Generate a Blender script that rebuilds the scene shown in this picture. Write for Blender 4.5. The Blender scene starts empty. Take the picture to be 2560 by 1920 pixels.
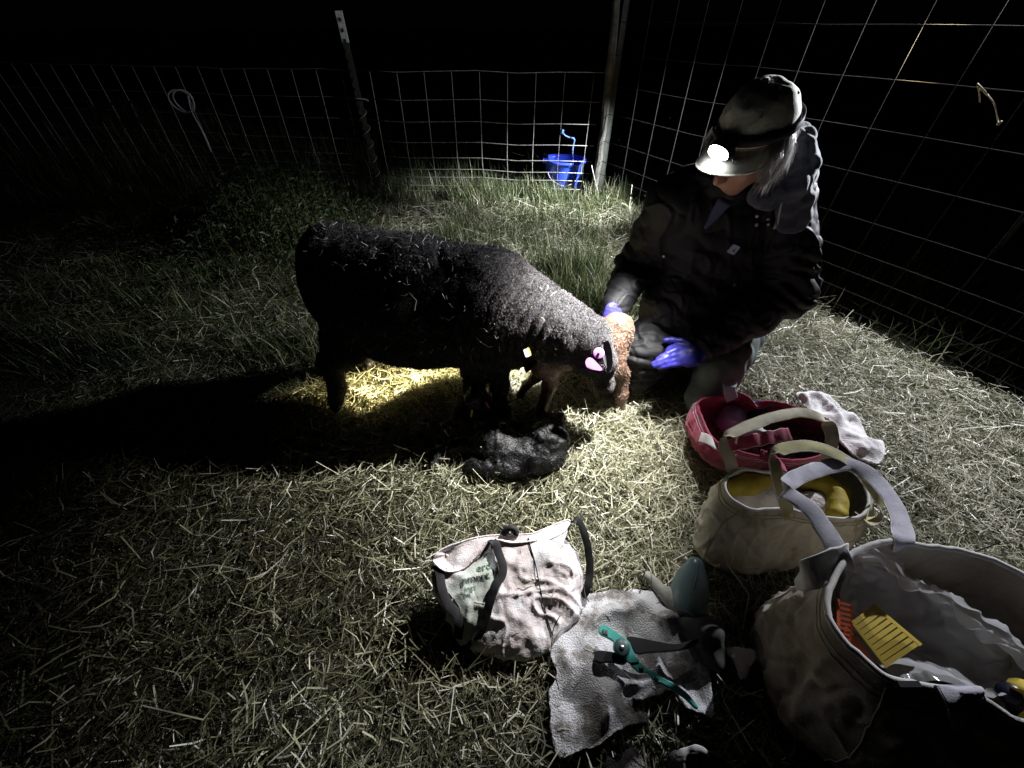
import bpy, bmesh, math, random
import numpy as np
from mathutils import Vector, Matrix
from mathutils.bvhtree import BVHTree

random.seed(7)
RNG = np.random.default_rng(11)
SC = bpy.context.scene
COL = SC.collection

# ------------------------------------------------------------------ camera
CAM_H, PITCH, FOC = 1.15, math.radians(42.5), 1000.0      # focal length for a 2560 px wide frame
cam_d = bpy.data.cameras.new("camera")
cam = bpy.data.objects.new("camera", cam_d)
COL.objects.link(cam)
cam.location = (0, 0, CAM_H)
cam.rotation_euler = (math.pi / 2 - PITCH, 0, 0)
cam_d.sensor_width = 36.0
cam_d.lens = 36.0 * FOC / 2560.0
cam_d.clip_start, cam_d.clip_end = 0.02, 200
SC.camera = cam

# ------------------------------------------------------------------ night world
world = bpy.data.worlds.new("World")
SC.world = world
world.use_nodes = True
bgn = world.node_tree.nodes["Background"]
bgn.inputs[0].default_value = (0.35, 0.5, 0.8, 1)
bgn.inputs[1].default_value = 0.0005
SC.view_settings.view_transform = 'Standard'
SC.view_settings.look = 'None'
SC.view_settings.exposure = 0.0
SC.view_settings.gamma = 1.0
SC.view_settings.use_curve_mapping = False
SC.render.engine = 'CYCLES'
SC.cycles.use_denoising = True
SC.cycles.max_bounces = 5
SC.cycles.diffuse_bounces = 3
SC.cycles.glossy_bounces = 2
SC.cycles.transmission_bounces = 4
SC.cycles.transparent_max_bounces = 8
SC.cycles.sample_clamp_indirect = 4.0

# ------------------------------------------------------------------ headlamp, inferred second lamp out of frame, added fill spots
HC = np.array((.645, 1.24, .908))                       # centre of the kneeling person's head
def _n(v): v = np.asarray(v, float); return v / np.linalg.norm(v)
f = _n((-.80, -.47, -.40)); up = np.array((.16, 0.02, 1.0)); up = _n(up - f * f.dot(up)); lt = np.cross(up, f)   # facing, crown, left
LAMP1 = Vector(HC + lt * .012 + f * .165 + up * .048)     # headlamp on the person's cap
LAMP2 = Vector((2.36, 2.26, 1.52))        # second lamp, on a stake just outside the right-hand fence and above the frame


def spot(name, loc, target, watts, cone, blend, colour, radius):
    l = bpy.data.lights.new(name, 'SPOT')
    l.energy = watts
    l.spot_size = math.radians(cone)
    l.spot_blend = blend
    l.color = colour
    l.shadow_soft_size = radius
    o = bpy.data.objects.new(name, l)
    COL.objects.link(o)
    o.location = loc
    o.rotation_euler = (Vector(target) - Vector(loc)).to_track_quat('-Z', 'Y').to_euler()
    return o


spot("headlamp_flood", LAMP1, (0.03, 0.95, 0.0), 230.0, 82, 1.0, (1.0, 0.985, 0.94), 0.012)
spot("outer_lamp_beam", LAMP2, (1.12, 1.02, 0.0), 350.0, 56, 0.6, (0.93, 0.95, 1.0), 0.02)
spot("added_cap_spot", LAMP2, (0.62, 1.33, 0.92), 620.0, 32, 1.0, (0.90, 0.94, 1.0), 0.02)  # added spot to brighten the cap and the ewe's back
spot("outer_lamp_centre", LAMP2, (-0.24, 1.24, 0.0), 9500.0, 13, 1.0, (1.0, 0.84, 0.42), 0.02)
spot("added_bucket_spot", LAMP2, (0.36, 3.35, 0.12), 2800.0, 25, 1.0, (0.93, 0.97, 1.0), 0.02)  # added narrow spot brightening the bucket and the grass below it
spot("added_grass_fill", LAMP2, (0.05, 2.25, 0.05), 1000.0, 42, 1.0, (0.93, 0.97, 1.0), 0.02)  # added fill for the grass behind the ewe
spot("added_fence_fill", LAMP2, (-0.95, 3.7, 1.05), 130.0, 34, 1.0, (0.93, 0.97, 1.0), 0.02)  # added weak fill on the white post tip and back fence

# ------------------------------------------------------------------ pixel -> world helpers (2560 x 1920 photo pixels)
CP, SP = math.cos(PITCH), math.sin(PITCH)


def _ray(x, y):
    u, v = (x - 1280) / FOC, (y - 960) / FOC
    return u, CP - v * SP, -SP - v * CP


def at(x, y, z=0.0):
    dx, dy, dz = _ray(x, y)
    t = (z - CAM_H) / dz
    return np.array((dx * t, dy * t, z))


def Q(x, y, Y):
    dx, dy, dz = _ray(x, y)
    t = Y / dy
    return np.array((dx * t, Y, CAM_H + dz * t))


def nrm(v):
    v = np.asarray(v, float)
    return v / (np.linalg.norm(v, axis=-1, keepdims=True) + 1e-12)


# ------------------------------------------------------------------ noise
_LAT = np.random.default_rng(5).uniform(-1, 1, (64, 64, 64)).astype(np.float32)


def vnoise(P, f=1.0, off=0.0):
    p = np.asarray(P, np.float64) * f + off + 100.0
    i = np.floor(p).astype(np.int64)
    w = p - i
    w = w * w * (3 - 2 * w)
    i0, i1 = i % 64, (i + 1) % 64
    x0, y0, z0 = i0[..., 0], i0[..., 1], i0[..., 2]
    x1, y1, z1 = i1[..., 0], i1[..., 1], i1[..., 2]
    wx, wy, wz = w[..., 0], w[..., 1], w[..., 2]
    c00 = _LAT[x0, y0, z0] * (1 - wx) + _LAT[x1, y0, z0] * wx
    c10 = _LAT[x0, y1, z0] * (1 - wx) + _LAT[x1, y1, z0] * wx
    c01 = _LAT[x0, y0, z1] * (1 - wx) + _LAT[x1, y0, z1] * wx
    c11 = _LAT[x0, y1, z1] * (1 - wx) + _LAT[x1, y1, z1] * wx
    return (c00 * (1 - wy) + c10 * wy) * (1 - wz) + (c01 * (1 - wy) + c11 * wy) * wz


def fbm(P, f, octv=3, off=0.0):
    s, a = 0, 1.0
    for k in range(octv):
        s = s + a * vnoise(P, f * 2 ** k, off + 7.3 * k)
        a *= .5
    return s


# ------------------------------------------------------------------ materials
def mat(name, c1, c2=None, rough=0.8, scale=20, bump=0.0, bscale=200, metallic=0.0, sheen=0.0, spec=0.3,
        c3=None, thr=(0.35, 0.65), weave=0.0, coat=0.0):
    m = bpy.data.materials.new(name)
    m.use_nodes = True
    nt = m.node_tree
    N, L = nt.nodes, nt.links
    b = N["Principled BSDF"]
    b.inputs["Roughness"].default_value = rough
    b.inputs["Metallic"].default_value = metallic
    b.inputs["Specular IOR Level"].default_value = spec
    b.inputs["Sheen Weight"].default_value = sheen
    b.inputs["Coat Weight"].default_value = coat
    tc = N.new("ShaderNodeTexCoord")
    if c2 is None:
        c2 = tuple(x * .8 for x in c1)
    nz = N.new("ShaderNodeTexNoise")
    nz.inputs["Scale"].default_value = scale
    nz.inputs["Detail"].default_value = 6
    nz.inputs["Roughness"].default_value = .65
    L.new(tc.outputs["Object"], nz.inputs["Vector"])
    cr = N.new("ShaderNodeValToRGB")
    cr.color_ramp.elements[0].position, cr.color_ramp.elements[1].position = thr
    cr.color_ramp.elements[0].color = (*c2, 1)
    cr.color_ramp.elements[1].color = (*c1, 1)
    if c3 is not None:
        e = cr.color_ramp.elements.new((thr[0] + thr[1]) / 2)
        e.color = (*c3, 1)
    L.new(nz.outputs["Fac"], cr.inputs["Fac"])
    L.new(cr.outputs["Color"], b.inputs["Base Color"])
    if bump > 0:
        n2 = N.new("ShaderNodeTexNoise")
        n2.inputs["Scale"].default_value = bscale
        n2.inputs["Detail"].default_value = 4
        L.new(tc.outputs["Object"], n2.inputs["Vector"])
        hgt = n2.outputs["Fac"]
        if weave > 0:
            w1 = N.new("ShaderNodeTexWave"); w1.inputs["Scale"].default_value = weave; w1.bands_direction = 'X'
            w2 = N.new("ShaderNodeTexWave"); w2.inputs["Scale"].default_value = weave; w2.bands_direction = 'Z'
            w1.inputs["Distortion"].default_value = w2.inputs["Distortion"].default_value = 1.5
            L.new(tc.outputs["Object"], w1.inputs["Vector"]); L.new(tc.outputs["Object"], w2.inputs["Vector"])
            ad = N.new("ShaderNodeMath"); ad.operation = 'ADD'
            L.new(w1.outputs["Fac"], ad.inputs[0]); L.new(w2.outputs["Fac"], ad.inputs[1])
            a2 = N.new("ShaderNodeMath"); a2.operation = 'MULTIPLY_ADD'; a2.inputs[1].default_value = .35
            L.new(ad.outputs[0], a2.inputs[0]); L.new(hgt, a2.inputs[2])
            hgt = a2.outputs[0]
        bp = N.new("ShaderNodeBump")
        bp.inputs["Strength"].default_value = 1.0
        bp.inputs["Distance"].default_value = bump
        L.new(hgt, bp.inputs["Height"])
        L.new(bp.outputs["Normal"], b.inputs["Normal"])
    return m


def fibre_mat(name, stops, trans=0.35, rough=0.55, spec=0.35):
    """leaf-like strips: colour from the per-blade attribute 'tone'"""
    m = bpy.data.materials.new(name)
    m.use_nodes = True
    nt = m.node_tree
    N, L = nt.nodes, nt.links
    b = N["Principled BSDF"]
    out = N["Material Output"]
    b.inputs["Roughness"].default_value = rough
    b.inputs["Specular IOR Level"].default_value = spec
    a = N.new("ShaderNodeAttribute"); a.attribute_name = "tone"
    cr = N.new("ShaderNodeValToRGB")
    els = cr.color_ramp.elements
    els[0].position, els[0].color = stops[0][0], (*stops[0][1], 1)
    els[1].position, els[1].color = stops[-1][0], (*stops[-1][1], 1)
    for p, c in stops[1:-1]:
        e = els.new(p); e.color = (*c, 1)
    L.new(a.outputs["Fac"], cr.inputs["Fac"])
    L.new(cr.outputs["Color"], b.inputs["Base Color"])
    if trans > 0:
        t = N.new("ShaderNodeBsdfTranslucent")
        L.new(cr.outputs["Color"], t.inputs["Color"])
        mx = N.new("ShaderNodeMixShader"); mx.inputs[0].default_value = trans
        L.new(b.outputs[0], mx.inputs[1]); L.new(t.outputs[0], mx.inputs[2])
        L.new(mx.outputs[0], out.inputs["Surface"])
    return m


def clear_mat(name, tint, alpha, rough=0.15):
    m = bpy.data.materials.new(name)
    m.use_nodes = True
    nt = m.node_tree
    N, L = nt.nodes, nt.links
    b = N["Principled BSDF"]
    b.inputs["Base Color"].default_value = (*tint, 1)
    b.inputs["Roughness"].default_value = rough
    b.inputs["Specular IOR Level"].default_value = 0.8
    b.inputs["Alpha"].default_value = alpha
    return m


# ------------------------------------------------------------------ object building
def tag(o, label=None, cat=None, group=None, kind=None):
    if label: o["label"] = label
    if cat: o["category"] = cat
    if group: o["group"] = group
    if kind: o["kind"] = kind
    return o


def empty(name, loc=(0, 0, 0)):
    o = bpy.data.objects.new(name, None)
    o.location = loc
    o.empty_display_size = .05
    COL.objects.link(o)
    return o


def obj(name, V, F, m, parent=None, smooth=True, attr=None):
    V = np.asarray(V, np.float64)
    me = bpy.data.meshes.new(name)
    if isinstance(F, np.ndarray):
        k = F.shape[1]
        me.vertices.add(len(V)); me.vertices.foreach_set("co", V.astype(np.float32).ravel())
        me.loops.add(F.size); me.loops.foreach_set("vertex_index", F.astype(np.int32).ravel())
        me.polygons.add(len(F))
        me.polygons.foreach_set("loop_start", np.arange(0, F.size, k, dtype=np.int32))
        me.polygons.foreach_set("loop_total", np.full(len(F), k, np.int32))
        me.update(calc_edges=True)
    else:
        me.from_pydata([tuple(v) for v in V], [], [tuple(int(i) for i in f) for f in F])
        me.update()
    if smooth:
        me.polygons.foreach_set("use_smooth", np.ones(len(me.polygons), bool))
    if attr is not None:
        a = me.attributes.new("tone", 'FLOAT', 'POINT')
        a.data.foreach_set("value", np.asarray(attr, np.float32))
    if m is not None:
        me.materials.append(m)
    o = bpy.data.objects.new(name, me)
    COL.objects.link(o)
    if parent is not None:
        o.parent = parent
        o.matrix_parent_inverse = Matrix.Translation(-Vector(parent.location)) if parent.parent is None else Matrix.Identity(4)
        if parent.type == 'MESH':
            o.matrix_parent_inverse = Matrix.Identity(4)
    return o


class Buf:
    """collects closed shapes into one mesh"""
    def __init__(s): s.V, s.F = [], []
    def add(s, V, F):
        b = len(s.V); s.V += [tuple(v) for v in V]; s.F += [tuple(i + b for i in f) for f in F]; return s
    def box(s, c, h, R=None):
        P = np.array([(x, y, z) for x in (-1, 1) for y in (-1, 1) for z in (-1, 1)], float) * np.array(h)
        if R is not None: P = P @ np.array(R).T
        return s.add(P + np.array(c), [(0, 1, 3, 2), (4, 6, 7, 5), (0, 4, 5, 1), (2, 3, 7, 6), (0, 2, 6, 4), (1, 5, 7, 3)])
    def tube(s, pts, r, n=8, cap=True):
        V, F = tube_vf(pts, r, n, cap); return s.add(V, F)
    def make(s, name, m, parent=None, smooth=True): return obj(name, np.array(s.V), s.F, m, parent, smooth)


def spline(P, n, closed=False):
    P = np.asarray(P, float)
    m = len(P)
    if closed:
        idx = lambda i: P[i % m]
        segs = m
    else:
        ext = np.vstack([2 * P[0] - P[1], P, 2 * P[-1] - P[-2]])
        idx = lambda i: ext[min(max(i + 1, 0), m + 1)]
        segs = m - 1
    # dense then resample by arc length
    out = []
    for i in range(segs):
        p0, p1, p2, p3 = idx(i - 1), idx(i), idx(i + 1), idx(i + 2)
        t = np.linspace(0, 1, 24, endpoint=False)[:, None]
        out.append(.5 * ((2 * p1) + (-p0 + p2) * t + (2 * p0 - 5 * p1 + 4 * p2 - p3) * t ** 2 + (-p0 + 3 * p1 - 3 * p2 + p3) * t ** 3))
    D = np.vstack(out + [(P[0] if closed else P[-1])[None]])
    L = np.r_[0, np.cumsum(np.linalg.norm(np.diff(D[:, :3], axis=0), axis=1))]
    q = np.linspace(0, L[-1], n, endpoint=not closed)
    return np.stack([np.interp(q, L, D[:, k]) for k in range(D.shape[1])], 1)


def frames(C):
    T = nrm(np.gradient(C, axis=0))
    N = np.zeros_like(C)
    a = np.array((0, 0, 1.0)) if abs(T[0, 2]) < .9 else np.array((1.0, 0, 0))
    N[0] = nrm(a - T[0] * a.dot(T[0]))
    for i in range(1, len(C)):
        v = N[i - 1] - T[i] * N[i - 1].dot(T[i])
        N[i] = nrm(v)
    return T, N, np.cross(T, N)


def tube_vf(pts, r, n=8, cap=True):
    C = np.asarray(pts, float)
    r = np.broadcast_to(np.asarray(r, float), (len(C),)) if np.ndim(r) <= 1 else r
    T, N, B = frames(C)
    a = np.linspace(0, 2 * math.pi, n, endpoint=False)
    V = (C[:, None] + r[:, None, None] * (np.cos(a)[None, :, None] * N[:, None] + np.sin(a)[None, :, None] * B[:, None])).reshape(-1, 3)
    F = [(i * n + j, i * n + (j + 1) % n, (i + 1) * n + (j + 1) % n, (i + 1) * n + j) for i in range(len(C) - 1) for j in range(n)]
    if cap:
        F.append(tuple(range(n - 1, -1, -1))); F.append(tuple((len(C) - 1) * n + j for j in range(n)))
    return V, F


def ribbon_vf(pts, side, w, th=0.002, n=24):
    """a webbing strap: centre line pts, side vectors (across the width), width w, thickness th"""
    P = np.hstack([np.asarray(pts, float), np.broadcast_to(np.asarray(side, float), (len(pts), 3))])
    S = spline(P, n)
    C, D = S[:, :3], nrm(S[:, 3:])
    T = nrm(np.gradient(C, axis=0))
    D = nrm(D - T * (D * T).sum(1, keepdims=True))
    U = np.cross(T, D)
    w = np.broadcast_to(np.asarray(w, float), (n,)) if np.ndim(w) == 0 else np.interp(np.linspace(0, 1, n), np.linspace(0, 1, len(w)), w)
    prof = [(-1, -.6), (-.9, -1), (0, -.8), (.9, -1), (1, -.6), (1, .6), (.9, 1), (0, .8), (-.9, 1), (-1, .6)]
    k = len(prof)
    V = np.vstack([[C[i] + D[i] * (a * w[i] / 2) + U[i] * (b * th / 2) for a, b in prof] for i in range(n)])
    F = [(i * k + j, i * k + (j + 1) % k, (i + 1) * k + (j + 1) % k, (i + 1) * k + j) for i in range(n - 1) for j in range(k)]
    F += [tuple(range(k - 1, -1, -1)), tuple((n - 1) * k + j for j in range(k))]
    V = V + .0013 * np.stack([vnoise(V, 45, 3), vnoise(V, 45, 5), vnoise(V, 45, 8)], -1) + .0012 * vnoise(V, 110, 2)[:, None] * np.repeat(U, k, 0)
    return V, F


def piping(V, k, m, parent, r=.0016):
    """stitched edges of a webbing strap made by ribbon_vf (profile of 10 points)"""
    G = V.reshape(-1, 10, 3)
    for e in (G[:, [0, 9]].mean(1), G[:, [4, 5]].mean(1)):
        Vt, Ft = tube_vf(e, r, 5)
        obj("piping", Vt, Ft, m, parent)


def grid_faces(r, c, wrap=False):
    i, j = np.meshgrid(np.arange(r - 1), np.arange(c if wrap else c - 1), indexing='ij')
    j2 = (j + 1) % c
    return np.stack([i * c + j, i * c + j2, (i + 1) * c + j2, (i + 1) * c + j], -1).reshape(-1, 4)


def bvh(o):
    me = o.data
    n = len(me.vertices)
    co = np.empty(n * 3, np.float32); me.vertices.foreach_get("co", co)
    mw = np.array(o.matrix_world) if False else None
    V = co.reshape(-1, 3)
    return BVHTree.FromPolygons([Vector(v) for v in V.astype(float)], [tuple(p.vertices) for p in me.polygons])


CAMP = Vector((0, 0, CAM_H))


def hit(tree, x, y):
    d = Vector(_ray(x, y)).normalized()
    l, nn, i, dist = tree.ray_cast(CAMP, d)
    if l is None: return None, None
    if nn.dot(d) > 0: nn = -nn
    return np.array(l), np.array(nn)


# ------------------------------------------------------------------ signed-distance sculpting (one continuous skin)
import openvdb


class Sculpt:
    def __init__(s, lo, hi, vox):
        s.lo, s.vox = np.array(lo, float), vox
        s.n = np.ceil((np.array(hi, float) - s.lo) / vox).astype(int) + 1
        s.A = np.full(s.n, 0.5, np.float32)
    def _sub(s, lo, hi):
        a = np.clip(np.floor((lo - s.lo) / s.vox).astype(int), 0, s.n - 1)
        b = np.clip(np.ceil((hi - s.lo) / s.vox).astype(int) + 1, 1, s.n)
        ax = [s.lo[k] + np.arange(a[k], b[k]) * s.vox for k in range(3)]
        sl = tuple(slice(a[k], b[k]) for k in range(3))
        X, Y, Z = np.meshgrid(*ax, indexing='ij', sparse=True)
        return sl, X, Y, Z
    def _join(s, sl, d, k, sub=False):
        A = s.A[sl]
        if sub:
            s.A[sl] = np.maximum(A, -d); return
        h = np.clip(.5 + .5 * (A - d) / k, 0, 1)
        s.A[sl] = (A * (1 - h) + d * h - k * h * (1 - h)).astype(np.float32)
    def cap(s, a, b, ra, rb=None, k=0.02, flat=None):
        a, b = np.asarray(a, float), np.asarray(b, float)
        rb = ra if rb is None else rb
        R = max(ra, rb) + 2.5 * k + .02
        sl, X, Y, Z = s._sub(np.minimum(a, b) - R, np.maximum(a, b) + R)
        d = b - a
        L = max(d.dot(d), 1e-9)
        t = np.clip(((X - a[0]) * d[0] + (Y - a[1]) * d[1] + (Z - a[2]) * d[2]) / L, 0, 1)
        D = np.sqrt((X - a[0] - t * d[0]) ** 2 + (Y - a[1] - t * d[1]) ** 2 + (Z - a[2] - t * d[2]) ** 2) - (ra + (rb - ra) * t)
        s._join(sl, D, k); return s
    def chain(s, pts, rs, k=0.02):
        for i in range(len(pts) - 1): s.cap(pts[i], pts[i + 1], rs[i], rs[i + 1], k)
        return s
    def ell(s, c, r, R=None, k=0.02, sub=False):
        c, r = np.asarray(c, float), np.asarray(r, float)
        m = r.max() + 2.5 * k + .02
        sl, X, Y, Z = s._sub(c - m, c + m)
        x, y, z = X - c[0], Y - c[1], Z - c[2]
        if R is not None:
            R = np.asarray(R, float)      # rows: local axes
            x, y, z = (R[0, 0] * x + R[0, 1] * y + R[0, 2] * z), (R[1, 0] * x + R[1, 1] * y + R[1, 2] * z), (R[2, 0] * x + R[2, 1] * y + R[2, 2] * z)
        k0 = np.sqrt((x / r[0]) ** 2 + (y / r[1]) ** 2 + (z / r[2]) ** 2)
        k1 = np.sqrt((x / r[0] ** 2) ** 2 + (y / r[1] ** 2) ** 2 + (z / r[2] ** 2) ** 2) + 1e-9
        s._join(sl, k0 * (k0 - 1) / k1, k, sub); return s
    def mesh(s, disp=None):
        g = openvdb.FloatGrid(); g.background = .5
        g.copyFromArray(np.ascontiguousarray(s.A))
        P, F = g.convertToQuads(isovalue=0.0)
        P = np.asarray(P, float) * s.vox + s.lo
        F = np.asarray(F, np.int64)[:, ::-1]
        # keep outward orientation
        v = P[F]
        nn = np.cross(v[:, 1] - v[:, 0], v[:, 3] - v[:, 0])
        vol = (v[:, 0] * nn).sum()
        if vol < 0: F = F[:, ::-1]
        if disp is not None:
            for _ in range(1):
                Nv = vnorm(P, F)
                P = P + Nv * disp(P, Nv)[:, None]
        return P, np.ascontiguousarray(F)


def vnorm(P, F):
    v = P[F]
    nn = np.cross(v[:, 2] - v[:, 0], v[:, 3 if F.shape[1] > 3 else 1] - v[:, 1 if F.shape[1] > 3 else 0])
    if F.shape[1] == 3: nn = np.cross(v[:, 1] - v[:, 0], v[:, 2] - v[:, 0])
    N = np.zeros_like(P)
    for k in range(F.shape[1]): np.add.at(N, F[:, k], nn)
    return nrm(N)


def relax(P, F, it=2, lam=.5):
    for _ in range(it):
        S = np.zeros_like(P); c = np.zeros(len(P))
        for k in range(4):
            a, b = F[:, k], F[:, (k + 1) % 4]
            np.add.at(S, a, P[b]); np.add.at(S, b, P[a])
            np.add.at(c, a, 1); np.add.at(c, b, 1)
        P = P * (1 - lam) + lam * S / np.maximum(c, 1)[:, None]
    return P


def strips(C, W, tone):
    """C (n,k,3) centre lines, W (n,k,3) half-width vectors -> verts, quads, per-vertex tone"""
    n, k = C.shape[:2]
    V = np.stack([C - W, C + W], 2).reshape(-1, 3)
    base = (np.arange(n) * k * 2)[:, None]
    j = np.arange(k - 1)[None] * 2
    F = np.stack([base + j, base + j + 1, base + j + 3, base + j + 2], -1).reshape(-1, 4)
    return V, F, np.repeat(tone, k * 2)


def sample_surface(P, F, n, rng):
    v = P[F]
    a = np.linalg.norm(np.cross(v[:, 2] - v[:, 0], v[:, 3] - v[:, 1]), axis=1)
    i = rng.choice(len(F), n, p=a / a.sum())
    s, t = rng.random((2, n, 1))
    q = v[i]
    pt = (q[:, 0] * (1 - s) + q[:, 1] * s) * (1 - t) + (q[:, 3] * (1 - s) + q[:, 2] * s) * t
    nn = nrm(np.cross(q[:, 2] - q[:, 0], q[:, 3] - q[:, 1]))
    return pt, nn

# ================================================================== GROUND, STRAW, GRASS
# the right-hand fence runs along  X = 0.66 + 0.576 (3.54 - Y);  hay bedding ends there
def fence_x(Y): return 0.66 + 0.576 * (3.54 - Y)


def ground_z(x, y):
    P = np.stack([x, y, np.zeros_like(x)], -1)
    h = 0.016 * vnoise(P, 2.6) + 0.008 * vnoise(P, 7.0, 3)
    far = np.clip((y - 1.7) / 1.5, 0, 1)
    h = h + far * (0.05 * vnoise(P, 1.1, 9) + .03)
    out = np.clip((x - fence_x(y)) / .12, 0, 1)
    return h - 0.022 - .05 * out


xs = np.concatenate([np.linspace(-60, -5, 18), np.linspace(-4.8, 4.8, 220), np.linspace(5, 60, 18)])
ys = np.concatenate([np.linspace(-30, -2, 10), np.linspace(-1.8, 6, 200), np.linspace(6.4, 90, 22)])
GX, GY = np.meshgrid(xs, ys, indexing='xy')
GZ = ground_z(GX, GY)
M_soil = mat("soil", (0.040, 0.038, 0.024), (0.013, 0.015, 0.009), rough=.95, scale=40, bump=.02, bscale=90)
g = obj("ground", np.stack([GX, GY, GZ], -1).reshape(-1, 3), grid_faces(len(ys), len(xs)), M_soil)
tag(g, kind="structure")

M_straw = fibre_mat("straw", [(0, (.035, .033, .018)), (.25, (.11, .105, .06)), (.45, (.19, .20, .115)), (.62, (.37, .362, .25)), (.85, (.60, .58, .44)), (1, (.80, .78, .66))], trans=.25, rough=.38, spec=.55)
M_grass = fibre_mat("green_grass", [(0, (.018, .026, .012)), (.35, (.04, .06, .022)), (.7, (.085, .12, .045)), (.85, (.20, .21, .11)), (1, (.42, .40, .26))], trans=.35, rough=.45)


def straw_bed(n, xr, yr, lrange, wr, seed, zlift=.02, green=0.0, keep=None, tilt=.25, bend=.35, mean=.6):
    r = np.random.default_rng(seed)
    x = r.uniform(*xr, n); y = r.uniform(*yr, n)
    if keep is not None:
        k = keep(x, y, r); x, y = x[k], y[k]
    n = len(x)
    L = r.uniform(*lrange, n) * (1 + 1.2 * (r.random(n) > .93))
    th = r.uniform(0, 2 * math.pi, n) + .5 * vnoise(np.stack([x, y, x * 0], -1), 2.5, 4)
    el = r.normal(0, tilt, n)
    d = np.stack([np.cos(th) * np.cos(el), np.sin(th) * np.cos(el), np.sin(el)], -1)
    z = ground_z(x, y) + r.random(n) ** 1.6 * zlift + .004 + np.abs(np.sin(el)) * L * .35
    c = np.stack([x, y, z], -1)
    sd = np.stack([-np.sin(th), np.cos(th), np.zeros(n)], -1)
    b = r.normal(0, bend, n)[:, None] * L[:, None] * .25
    t = np.array((-.5, 0.02, .5))
    C = np.stack([c + d * (L * tt)[:, None] + sd * b * (1 - 4 * tt * tt) for tt in t], 1)
    up = nrm(np.cross(d, sd))
    rol = r.uniform(-.9, .9, n)[:, None]
    wv = sd * np.cos(rol) + up * np.sin(rol)
    w = r.uniform(*wr, n)[:, None]
    W = np.stack([wv * w * .5, wv * w * .5, wv * w * .32], 1)
    P3 = np.stack([x, y, x * 0], -1)
    dull = np.clip((.25 - x) / .7, 0, 1) * np.clip((1.0 - y) / .4, 0, 1) + 1.0 * np.clip((-.75 - x) / .7, 0, 1)      # greener hay low left; dimmer light at the left painted into the tone
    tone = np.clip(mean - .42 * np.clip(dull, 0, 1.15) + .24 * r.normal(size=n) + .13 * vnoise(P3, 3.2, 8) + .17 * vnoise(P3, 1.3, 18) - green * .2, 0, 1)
    return C, W, tone


def in_poly(x, y, O):
    ins = np.zeros(len(x), bool)
    for i in range(len(O)):
        a, b_ = O[i], O[(i + 1) % len(O)]
        ins ^= ((a[1] > y) != (b_[1] > y)) & (x < (b_[0] - a[0]) * (y - a[1]) / (b_[1] - a[1] + 1e-12) + a[0])
    return ins


# ground covered by the towel, the cloths and the bags: no loose straw pokes through there
COVER = [[at(x, y, z)[:2] for x, y, z in poly] for poly in (
    [(1513, 1492, .03), (1458, 1510, .03), (1380, 1610, .03), (1396, 1700, .03), (1380, 1740, .03), (1384, 1870, .03), (1470, 1862, .03), (1600, 1800, .03), (1560, 1745, .03), (1672, 1722, .03), (1760, 1785, .03), (1760, 1640, .03), (1735, 1580, .03), (1650, 1500, .03)],
    [(1118, 1530, 0), (1140, 1440, 0), (1300, 1410, 0), (1440, 1420, 0), (1452, 1515, 0), (1377, 1612, 0), (1312, 1656, 0), (1162, 1622, 0)],
    [(1740, 1380, 0), (1760, 1300, 0), (2090, 1270, 0), (2100, 1370, 0), (1900, 1445, 0)],
    [(1985, 1010, .03), (2060, 1015, .03), (2120, 1066, .03), (2180, 1135, .03), (2170, 1175, .03), (2080, 1130, .03)],
)]


def inside_pen(x, y, r):
    cov = np.zeros(len(x), bool)
    for O_ in COVER: cov |= in_poly(x, y, O_)
    bald = (fbm(np.stack([x, y, x * 0], -1), 3.1, 3, 40) < -.30) & (x < .35) & (r.random(len(x)) < .35)      # trampled bare patches
    return _pen(x, y, r) & ~cov & ~bald


def _pen(x, y, r):
    e = fence_x(y) - .02 + r.normal(0, .05, len(x))
    d = vnoise(np.stack([x, y, x * 0], -1), 1.6, 31) * .35
    far = np.clip((y + d - 1.7) / 1.0, 0, 1)
    return (x < e) & (r.random(len(x)) > far * .75)


parts = []
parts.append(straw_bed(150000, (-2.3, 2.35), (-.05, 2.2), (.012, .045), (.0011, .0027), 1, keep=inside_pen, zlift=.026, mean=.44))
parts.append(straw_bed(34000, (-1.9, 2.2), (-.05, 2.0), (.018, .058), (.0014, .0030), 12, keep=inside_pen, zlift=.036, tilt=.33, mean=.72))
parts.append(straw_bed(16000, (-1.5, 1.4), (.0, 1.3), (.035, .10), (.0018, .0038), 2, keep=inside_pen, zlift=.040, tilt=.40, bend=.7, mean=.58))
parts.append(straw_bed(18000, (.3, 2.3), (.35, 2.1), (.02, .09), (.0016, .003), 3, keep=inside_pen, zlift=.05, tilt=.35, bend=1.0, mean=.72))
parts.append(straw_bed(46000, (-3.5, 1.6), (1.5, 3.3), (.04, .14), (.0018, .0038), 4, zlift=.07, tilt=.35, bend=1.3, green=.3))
C = [strips(*p) for p in parts]
off, VV, FF, TT = 0, [], [], []
for V, F, T in C:
    VV.append(V); FF.append(F + off); TT.append(T); off += len(V)
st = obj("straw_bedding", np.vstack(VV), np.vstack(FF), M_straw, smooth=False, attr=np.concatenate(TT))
tag(st, "pale hay and straw strewn over the pen floor", "straw", kind="stuff")


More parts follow.
